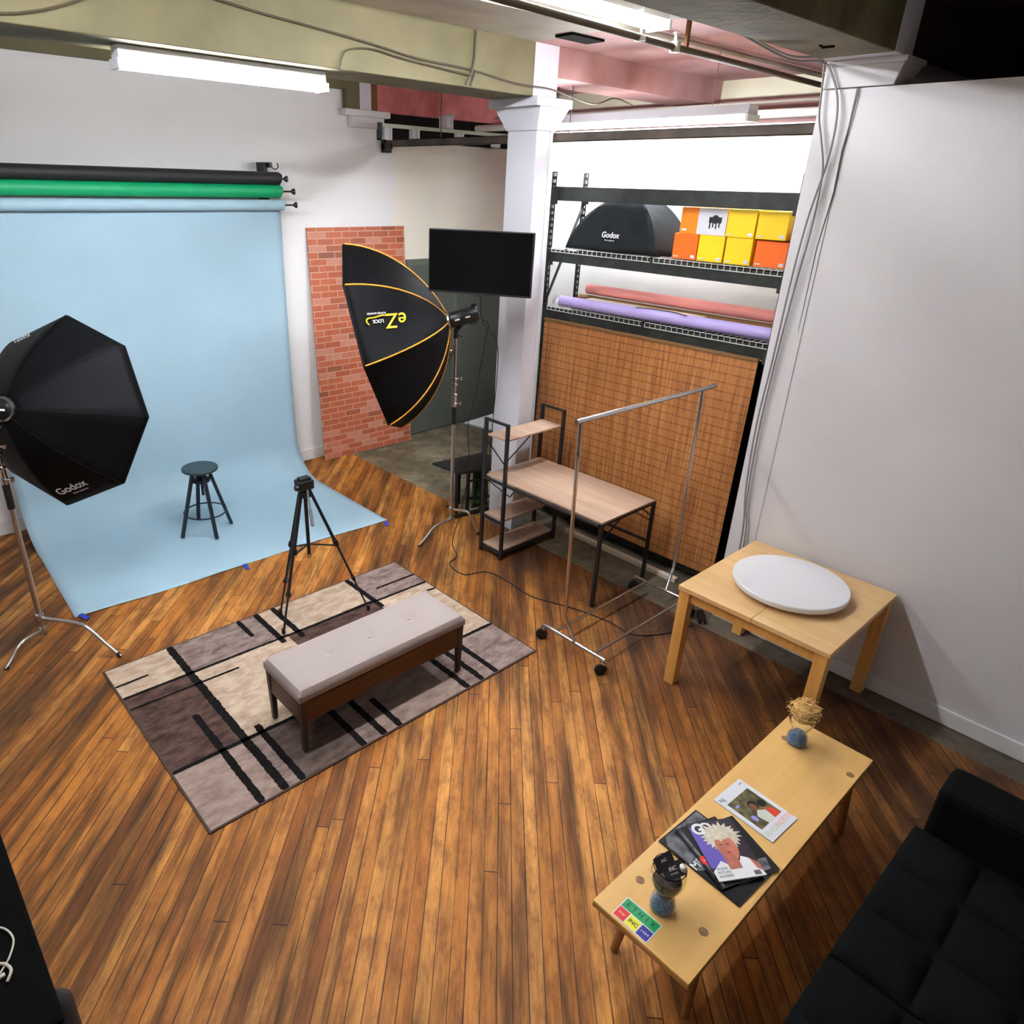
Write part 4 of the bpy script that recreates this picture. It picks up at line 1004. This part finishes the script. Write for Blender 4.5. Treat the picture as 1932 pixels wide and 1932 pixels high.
# ------------------------------------------------------------------ birch table with turntable
t = thing('square_table', 'square birch table standing against the right hand wall', 'table', (4.12, 1.445, 0))
b = MB(); b.box(3.63, 4.61, .975, 1.425, .708, .74); b.box(3.63, 4.61, 1.427, 1.91, .708, .74)
obj('table_top', b, 'birch', t, bevel=.003)
b = MB(); b.box(3.665, 3.685, 1.03, 1.86, .63, .708); b.box(4.555, 4.575, 1.03, 1.86, .63, .708); b.box(3.69, 4.56, 1.005, 1.025, .63, .708); b.box(3.69, 4.56, 1.86, 1.88, .63, .708)
obj('apron', b, 'birch_leg', t, bevel=.002)
for x, y in ((3.675, 1.02), (3.675, 1.868), (4.565, 1.02), (4.565, 1.868)):
    obj('leg', MB().box(x-.035, x+.035, y-.035, y+.035, -.002, .708), 'birch_leg', t, bevel=.003)
t = thing('turntable', 'round white display turntable lying on the birch table', 'turntable', (4.12, 1.44, .741))
obj('platter', MB().lathe([(.325, .030), (.335, .034), (.337, .04), (.337, .062), (.332, .067), (.0, .068)], (4.12, 1.44, .741), 72), 'disc', t, smooth=True)
obj('base', MB().lathe([(.22, 0), (.225, .03), (.05, .031)], (4.12, 1.44, .741), 40), 'grey_plastic', t, smooth=True)

# ------------------------------------------------------------------ coffee table and things on it
ZT = .42; cx0, cx1, cy0, cy1 = 1.722, 3.405, .595, 1.025
t = thing('coffee_table', 'long low plywood coffee table with round splayed legs', 'table', (2.56, .81, 0))
b = MB(); b.m(0).box(cx0, cx1, cy0, cy1, ZT-.012, ZT); b.m(1).box(cx0, cx1, cy0, cy1, ZT-.034, ZT-.012)
obj('table_top', b, ['ply', 'ply_edge'], t, bevel=.002)
for x, y in ((1.94, .955), (1.94, .667), (3.212, .63), (3.212, .955)):
    sx = -1 if x < 2.5 else 1; sy = 1 if y > .8 else -1
    o = obj('leg', MB().tube([(x, y, ZT-.034), (x+sx*.055, y+sy*.03, 0)], [.026, .016], 16), 'round_leg', t, smooth=True)
    obj('tenon', MB().lathe([(.019, -.002), (.0185, .0006), (.0, .0008)], (x, y, ZT), 20), 'tenon', o)
def vase_profile(h):
    return [(.040, .003), (.050, .006), (.052, .02), (.047, .05), (.034, .075), (.034, .085), (.050, .115), (.064, .15), (.068, .18), (.066, .205), (.063, h)]
def vase(label, x, y):
    t = thing('glass_vase', label, 'vase', (x, y, ZT+.001)); h = .225
    P = vase_profile(h); b = MB(); In = [(r-.0035, z) for r, z in reversed(P[1:])]
    b.lathe(P+In+[(.0005, .012)], (x, y, ZT+.001), 36); obj('glass', b, 'glass', t, smooth=True)
    b = MB(); b.lathe([(.044, .008), (.047, .02), (.042, .048), (.030, .07), (.0, .073)], (x, y, ZT+.001), 28)
    tag(obj('gravel', b, 'blue_sand', smooth=True, origin=(x, y, ZT)), 'blue gravel filling the foot of the '+('nearer' if x < 2.5 else 'farther')+' glass vase', 'gravel', kind='stuff')
    return t
vx, vy = 1.905, .83
vase('footed glass vase holding black cards at the near end of the coffee table', vx, vy)
M['dark_mix'] = mat('dark_assorted_bits', (70, 60, 50), .6, c2=(26, 22, 20), scale=60)
b = MB().lathe([(.0, .082), (.030, .088), (.045, .115), (.057, .15), (.050, .17), (.0, .175)], (vx, vy, ZT), 24)
tag(obj('filling', b, 'dark_mix', smooth=True, origin=(vx, vy, ZT+.08)), 'dark keepsakes filling the nearer glass vase', 'filling', kind='stuff')
def card(label, c, rot, tilt, txt):
    T = Matrix.Translation(c) @ Matrix.Rotation(rot, 4, 'Z') @ Matrix.Rotation(tilt, 4, 'X')
    o = obj('business_card', MB().box(-.045, .045, -.028, .028, -.0008, .0008, T), 'black_paper', origin=c)
    tag(o, label, 'card', 'cards in the nearer vase')
    for s, sz, dy in txt: text('lettering', s, sz, T @ Matrix.Translation((0, dy, .001)), 'white_ink', o)
card('black card lying in front in the nearer vase, lettered INC ETHIK', (vx+.005, vy-.012, ZT+.215), -.35, .55, [('INC', .02, .006), ('E T H I K', .0085, -.012)])
card('black card standing behind the lettered one in the nearer vase', (vx-.008, vy+.022, ZT+.238), -.20, .75, [('INC', .016, .006)])
b = MB().lathe([(.0, -.018), (.012, -.014), (.017, 0), (.012, .016), (.0, .02)], (vx+.045, vy-.028, ZT+.205), 14)
tag(obj('white_token', b, 'white_paint', smooth=True, origin=(vx+.045, vy-.03, ZT+.2)), 'small white egg-shaped token in the nearer vase', 'token')
wx, wy = 3.225, .905
vase('footed glass vase topped with straw at the far end of the coffee table', wx, wy)
b = MB(); rnd = random.Random(3)
for k in range(420):
    th = rnd.uniform(0, 2*PI); ph = rnd.uniform(0, PI*.55); r = .070*rnd.uniform(.6, 1.12)
    p = Vector((wx+r*math.sin(ph)*math.cos(th), wy+r*math.sin(ph)*math.sin(th), ZT+.20+r*.75*math.cos(ph)))
    q = th+rnd.uniform(1, 2.2); L = rnd.uniform(.015, .035)
    d = Vector((math.cos(q), math.sin(q), rnd.uniform(-.5, .5)))
    b.tube([p-d*L, p+Vector((rnd.uniform(-.004, .004), rnd.uniform(-.004, .004), .004)), p+d*L], .0013, 3)
b.lathe([(.0, .15), (.045, .155), (.055, .18), (.058, .21), (.045, .235), (.0, .25)], (wx, wy, ZT), 16)
tag(obj('straw', b, 'straw', origin=(wx, wy, ZT+.2)), 'tuft of blond straw in the farther glass vase', 'straw', kind='stuff')
# flat card with coloured blocks
M['card_green'] = mat('card_green', (0, 150, 80), .4); M['card_red'] = mat('card_red', (226, 40, 30), .4); M['card_yellow'] = mat('card_yellow', (232, 226, 40), .4); M['card_blue'] = mat('card_blue', (46, 40, 140), .4)
T = frame((1.785, .862, ZT+.0008), (0, -1, 0), (1, 0, 0)); t = thing('postcard', 'white postcard with green, red, yellow and blue blocks reading ETHIK', 'card', (1.785, .862, ZT+.0005))
obj('paper', MB().box(-.08, .08, -.053, .053, 0, .0008, T), 'white_card', t)
for nm, x0, x1, y0, y1, m_ in (('green_block', -.076, .076, .004, .049, 'card_green'), ('red_block', -.076, -.029, -.049, 0, 'card_red'), ('yellow_block', -.025, .024, -.049, 0, 'card_yellow'), ('blue_block', .028, .076, -.049, 0, 'card_blue')):
    obj(nm, MB().box(x0, x1, y0, y1, .0008, .0011, T), m_, t)
for k, ch in enumerate('ETHIK'): text('letter', ch, .030, T @ Matrix.Translation((-.056+k*.028, .0265, .0013)), 'black_ink', t, ext=.0001)
text('lettering', 'INC', .024, T @ Matrix.Translation((0, -.024, .0013)), 'black_ink', t, ext=.0001, bold=.0004)
text('lettering', 'ETHIK', .010, T @ Matrix.Translation((-.052, -.024, .0013)), 'white_ink', t, ext=.0001)
text('lettering', '1 9 8 9', .012, T @ Matrix.Translation((.052, -.024, .0013)), 'white_ink', t, ext=.0001, bold=.0003)
# magazines
def magazine(label, cx, cy, z, rot, w_, h_, th, cover, edge='white_card'):
    T = Matrix.Translation((cx, cy, z)) @ Matrix.Rotation(rot, 4, 'Z')
    t = thing('magazine', label, 'magazine', (cx, cy, z), 0, 'magazines on the coffee table')
    obj('pages', MB().box(-w_/2+.001, w_/2-.002, -h_/2+.001, h_/2-.001, .0006, th-.0006, T), edge, t)
    b = MB(); b.box(-w_/2, w_/2, -h_/2, h_/2, 0, .0006, T); b.box(-w_/2, w_/2, -h_/2, h_/2, th-.0006, th, T); b.box(-w_/2-.0006, -w_/2+.001, -h_/2, h_/2, 0, th, T)
    obj('cover', b, cover, t)
    return t, T @ Matrix.Translation((0, 0, th))
def shape(name, poly, T, k, m_, t): return obj(name, MB().prism(poly, .0001+k*.0002, .0003+k*.0002, T), m_, t)
def ell(cx, cy, rx, ry, n=20, wob=0, seed=1):
    r = random.Random(seed)
    return [(cx+rx*math.cos(2*PI*k/n)*(1+wob*(k % 2)*r.uniform(.5, 1.3)), cy+ry*math.sin(2*PI*k/n)*(1+wob*(k % 2)*r.uniform(.5, 1.3))) for k in range(n)]
M['mag_black'] = mat('black_cover', (20, 19, 22), .25); M['mag_grey'] = mat('photo_grey', (120, 122, 126), .3, c2=(34, 34, 36), scale=26)
M['violet'] = mat('violet_print', (104, 88, 176), .3); M['skin'] = mat('printed_skin', (206, 122, 96), .3, var=.15, scale=30); M['blond'] = mat('printed_blond', (232, 220, 196), .4, var=.12, scale=60)
M['lips'] = mat('printed_lips', (150, 50, 54), .3); M['shadow_ink'] = mat('printed_brown', (110, 52, 42), .3); M['aub'] = mat('printed_aubergine', (46, 34, 48), .3)
M['foliage'] = mat('printed_foliage', (112, 104, 52), .4, c2=(48, 38, 24), scale=34); M['print_red'] = mat('printed_orange_red', (222, 66, 30), .4); M['pale_red'] = mat('pale_red_print', (232, 176, 170), .5); M['pale_green'] = mat('pale_green_print', (206, 210, 196), .5)
M['brown_face'] = mat('printed_dark_skin', (132, 72, 34), .4); M['lilac_ink'] = mat('printed_lilac', (150, 140, 214), .4)
z = ZT+.0005
t, T = magazine('magazine with black and grey photo cover at the bottom of the stack', 2.285, .815, z, -.05, .275, .385, .007, 'mag_black')
shape('cover_photo', [(-.13, .0), (-.03, -.06), (.05, .05), (.13, .10), (.13, .185), (-.10, .185), (-.13, .15)], T, 0, 'mag_grey', t)
text('title', 'MEN', .05, T @ Matrix.Translation((-.085, .02, .0006)), 'white_ink', t, ext=.0001, bold=.001)
shape('price_box', [(.075, -.185), (.125, -.185), (.125, -.15), (.075, -.15)], T, 0, 'white_card', t)
t2_, T2 = magazine('dark magazine sticking out to the right under the top one', 2.375, .775, z+.0075, -.36, .21, .29, .005, 'mag_black')
shape('cover_photo', [(-.02, -.13), (.07, -.13), (.09, -.08), (.02, -.07)], T2, 0, 'mag_grey', t2_)
t3_, T3 = magazine('black magazine with red badge on its edge, second from the top', 2.300, .815, z+.0130, -.36, .215, .305, .006, 'mag_black')
shape('spine_strip', [(-.098, -.15), (-.086, -.15), (-.086, .15), (-.098, .15)], T3, 0, 'mag_grey', t3_)
shape('badge', ell(-.088, -.02, .018, .022), T3, 1, 'card_red', t3_); text('badge_letter', '6', .02, T3 @ Matrix.Translation((-.088, -.02, .001)), 'white_ink', t3_, ext=.0001)
t4, T4 = magazine('fashion magazine with a blond spiky-haired person on top of the stack', 2.325, .80, z+.0195, -.545, .212, .29, .008, 'aub')
w2, h2 = .106, .145
shape('violet_wedge', [(-w2, -.145+.06), (-.015, -.07), (-.01, .0), (-w2, .125)], T4, 0, 'violet', t4)
shape('shirt', [(-w2, -h2), (w2, -h2), (.10, -.12), (.075, -.06), (.045, -.045), (.02, -.08), (-.02, -.085), (-.05, -.055), (-w2, -.10)], T4, 1, 'white_ink', t4)
shape('shoulder', [(.075, -.06), (w2, -.085), (w2, -.125), (.085, -.11)], T4, 2, 'skin', t4)
shape('neck', [(-.03, -.10), (.025, -.10), (.032, -.02), (-.028, -.02)], T4, 2, 'skin', t4)
shape('printed_hair', ell(.012, .058, .070, .056, 44, .38, 5), T4, 3, 'blond', t4)
shape('printed_face', ell(.010, .004, .045, .066, 28), T4, 4, 'skin', t4)
shape('forelock', ell(.008, .066, .042, .022, 26, .4, 8), T4, 5, 'blond', t4)
for sx in (-1, 1): shape('printed_eye', ell(.006+sx*.016, .018, .009, .0035, 12), T4, 5, 'shadow_ink', t4)
shape('printed_mouth', ell(.006, -.022, .011, .0045, 12), T4, 5, 'lips', t4)
text('title', 'G', .075, T4 @ Matrix.Translation((-.070, .105, .0009)), 'white_ink', t4, ext=.0001, bold=.003)
text('title', 'Q', .06, T4 @ Matrix.Translation((-.03, .112, .0005)), 'white_ink', t4, ext=.0001, bold=.002)
for k, s_ in enumerate(('RODRI', 'FUTURE', 'NUMBER')): text('cover_line', s_, .016, T4 @ Matrix.Translation((-.062, -.092-.017*k, .0009)), 'black_ink', t4, ext=.0001)
shape('price_box', [(.06, -.138), (.09, -.138), (.09, -.118), (.06, -.118)], T4, 4, 'mag_grey', t4)
t5, T5 = magazine('white bordered magazine with a garden photo lying apart from the stack', 2.648, .828, z, -.055, .212, .292, .005, 'white_card')
shape('cover_photo', [(-.083, -.082), (.083, -.082), (.083, .09), (-.083, .09)], T5, 0, 'foliage', t5)
shape('printed_dress', [(-.02, -.082), (.03, -.082), (.035, -.03), (.0, -.01), (-.03, -.03)], T5, 1, 'pale_green', t5)
shape('printed_shirt', [(.03, -.082), (.08, -.082), (.07, -.04), (.04, -.02)], T5, 1, 'print_red', t5)
shape('printed_face', ell(.005, .012, .016, .02), T5, 2, 'brown_face', t5); shape('printed_hair', ell(.012, .018, .024, .026), T5, 1, 'mag_black', t5); shape('printed_hair', ell(.055, .0, .022, .02), T5, 2, 'mag_black', t5)
shape('printed_flower', ell(-.05, -.03, .012, .018), T5, 1, 'lilac_ink', t5); shape('printed_flower', ell(-.055, .055, .013, .007), T5, 1, 'lilac_ink', t5)
text('title', 'NJ', .03, T5 @ Matrix.Translation((-.08, .117, .0004)), 'black_ink', t5, ext=.0001); text('title', 'NW', .014, T5 @ Matrix.Translation((.08, .125, .0004)), 'black_ink', t5, ext=.0001)
text('cover_line', 'BLACK', .032, T5 @ Matrix.Translation((-.045, -.112, .0004)), 'pale_green', t5, ext=.0001, bold=.001); text('cover_line', 'NORTH', .032, T5 @ Matrix.Translation((.05, -.112, .0004)), 'pale_red', t5, ext=.0001, bold=.001)

# ------------------------------------------------------------------ sofa
t = thing('tufted_sofa', 'black tufted sofa at the lower right beside the coffee table', 'sofa', (2.3, -.1, 0))
def cushion(x0, x1, y0, y1, z0, z1, nxc, nyc, puff=.035, ax='z'):
    b = MB()
    def f(u, v):
        x = x0+(x1-x0)*u; y = y0+(y1-y0)*v
        cu_, cv_ = abs(math.sin(u*nxc*PI)), abs(math.sin(v*nyc*PI))
        h = puff*min(1, (cu_**.45)*(cv_**.45)*1.05)
        return (x, y, z1-puff+h)
    N1, N2 = nxc*12, nyc*12
    b.grid(f, N1, N2)
    zt = z1-puff
    for (P, Q) in (((x0, y0), (x1, y0)), ((x1, y0), (x1, y1)), ((x1, y1), (x0, y1)), ((x0, y1), (x0, y0))):
        n_ = N1 if P[1] == Q[1] else N2
        cxm, cym = (x0+x1)/2, (y0+y1)/2
        def g(u, v, P=P, Q=Q):
            x = P[0]+(Q[0]-P[0])*u; y = P[1]+(Q[1]-P[1])*u; s = .012*math.sin(v*PI)
            return (x+(s if x > cxm and P[0] == Q[0] else -s if P[0] == Q[0] else 0), y+(s if y > cym and P[1] == Q[1] else -s if P[1] == Q[1] else 0), zt+(z0-zt)*v)
        b.grid(g, n_, 4)
    b.quad([(x0, y0, z0), (x1, y0, z0), (x1, y1, z0), (x0, y1, z0)])
    bmesh.ops.remove_doubles(b.b, verts=b.b.verts, dist=.001); return b
obj('seat_cushion', cushion(2.255, 3.155, -.48, .315, .27, .43, 3, 3), 'sofa', t, smooth=True)
obj('seat_cushion', cushion(1.345, 2.245, -.48, .315, .27, .43, 3, 3), 'sofa', t, smooth=True)
obj('base_frame', MB().box(1.34, 3.40, -.72, .27, .12, .268), 'sofa', t, bevel=.015)
obj('armrest', MB().box(3.17, 3.41, -.70, .29, .20, .63), 'sofa', t, bevel=.035)
b = cushion(1.35, 3.165, .0, .42, .0, .16, 6, 2)
b.b.transform(Matrix.Translation((0, -.48, .40)) @ Matrix.Rotation(PI/2+.2, 4, 'X'))
obj('backrest', b, 'sofa', t, smooth=True)
for x, y in ((1.42, .18), (3.30, .18), (1.42, -.62), (3.30, -.62)): obj('leg', MB().tube([(x, y, 0), (x, y, .12)], [.016, .022], 12), 'black_metal', t)

# ------------------------------------------------------------------ black cabinet with a cable at lower left
t = thing('black_cabinet', 'black cabinet at the lower left corner of the frame', 'cabinet', (-.25, 2.0, 0))
obj('cabinet_top', MB().box(-.60, .016, 1.47, 2.75, .98, 1.0), 'matte_black', t, bevel=.012)
obj('cabinet_body', MB().box(-.58, .005, 1.53, 2.73, .04, .98), 'matte_black', t)
obj('cabinet_door', MB().box(.005, .012, 1.56, 2.12, .06, .96), 'matte_black', t)
obj('cabinet_door', MB().box(.005, .012, 2.13, 2.71, .06, .96), 'matte_black', t)
M['charcoal'] = mat('charcoal_vinyl', (34, 34, 38), .5)
obj('corner_post', MB().tube([(.0, 1.575, .0), (.0, 1.575, .93), (-.01, 1.575, .965)], [.05, .05, .03], 16), 'charcoal', t, smooth=True)
loop = bez([(-.085, 1.70, 1.008), (-.055, 1.735, 1.008), (-.035, 1.79, 1.008), (-.06, 1.85, 1.008), (-.13, 1.865, 1.008), (-.18, 1.83, 1.008)])
t = thing('usb_cable', 'off-white coiled cable with plug lying on the black cabinet', 'cable', (-.09, 1.76, 1.001))
obj('cord', MB().tube(loop, .0028, 8).tube(bez([(-.075, 1.665, 1.006), (-.06, 1.69, 1.012), (-.075, 1.725, 1.010), (-.11, 1.735, 1.006), (-.16, 1.70, 1.006)]), .0042, 8), 'white_cord', t, smooth=True)
obj('plug', MB().box(-.105, -.075, 1.685, 1.697, 1.001, 1.010), 'white_cord', t, bevel=.002)
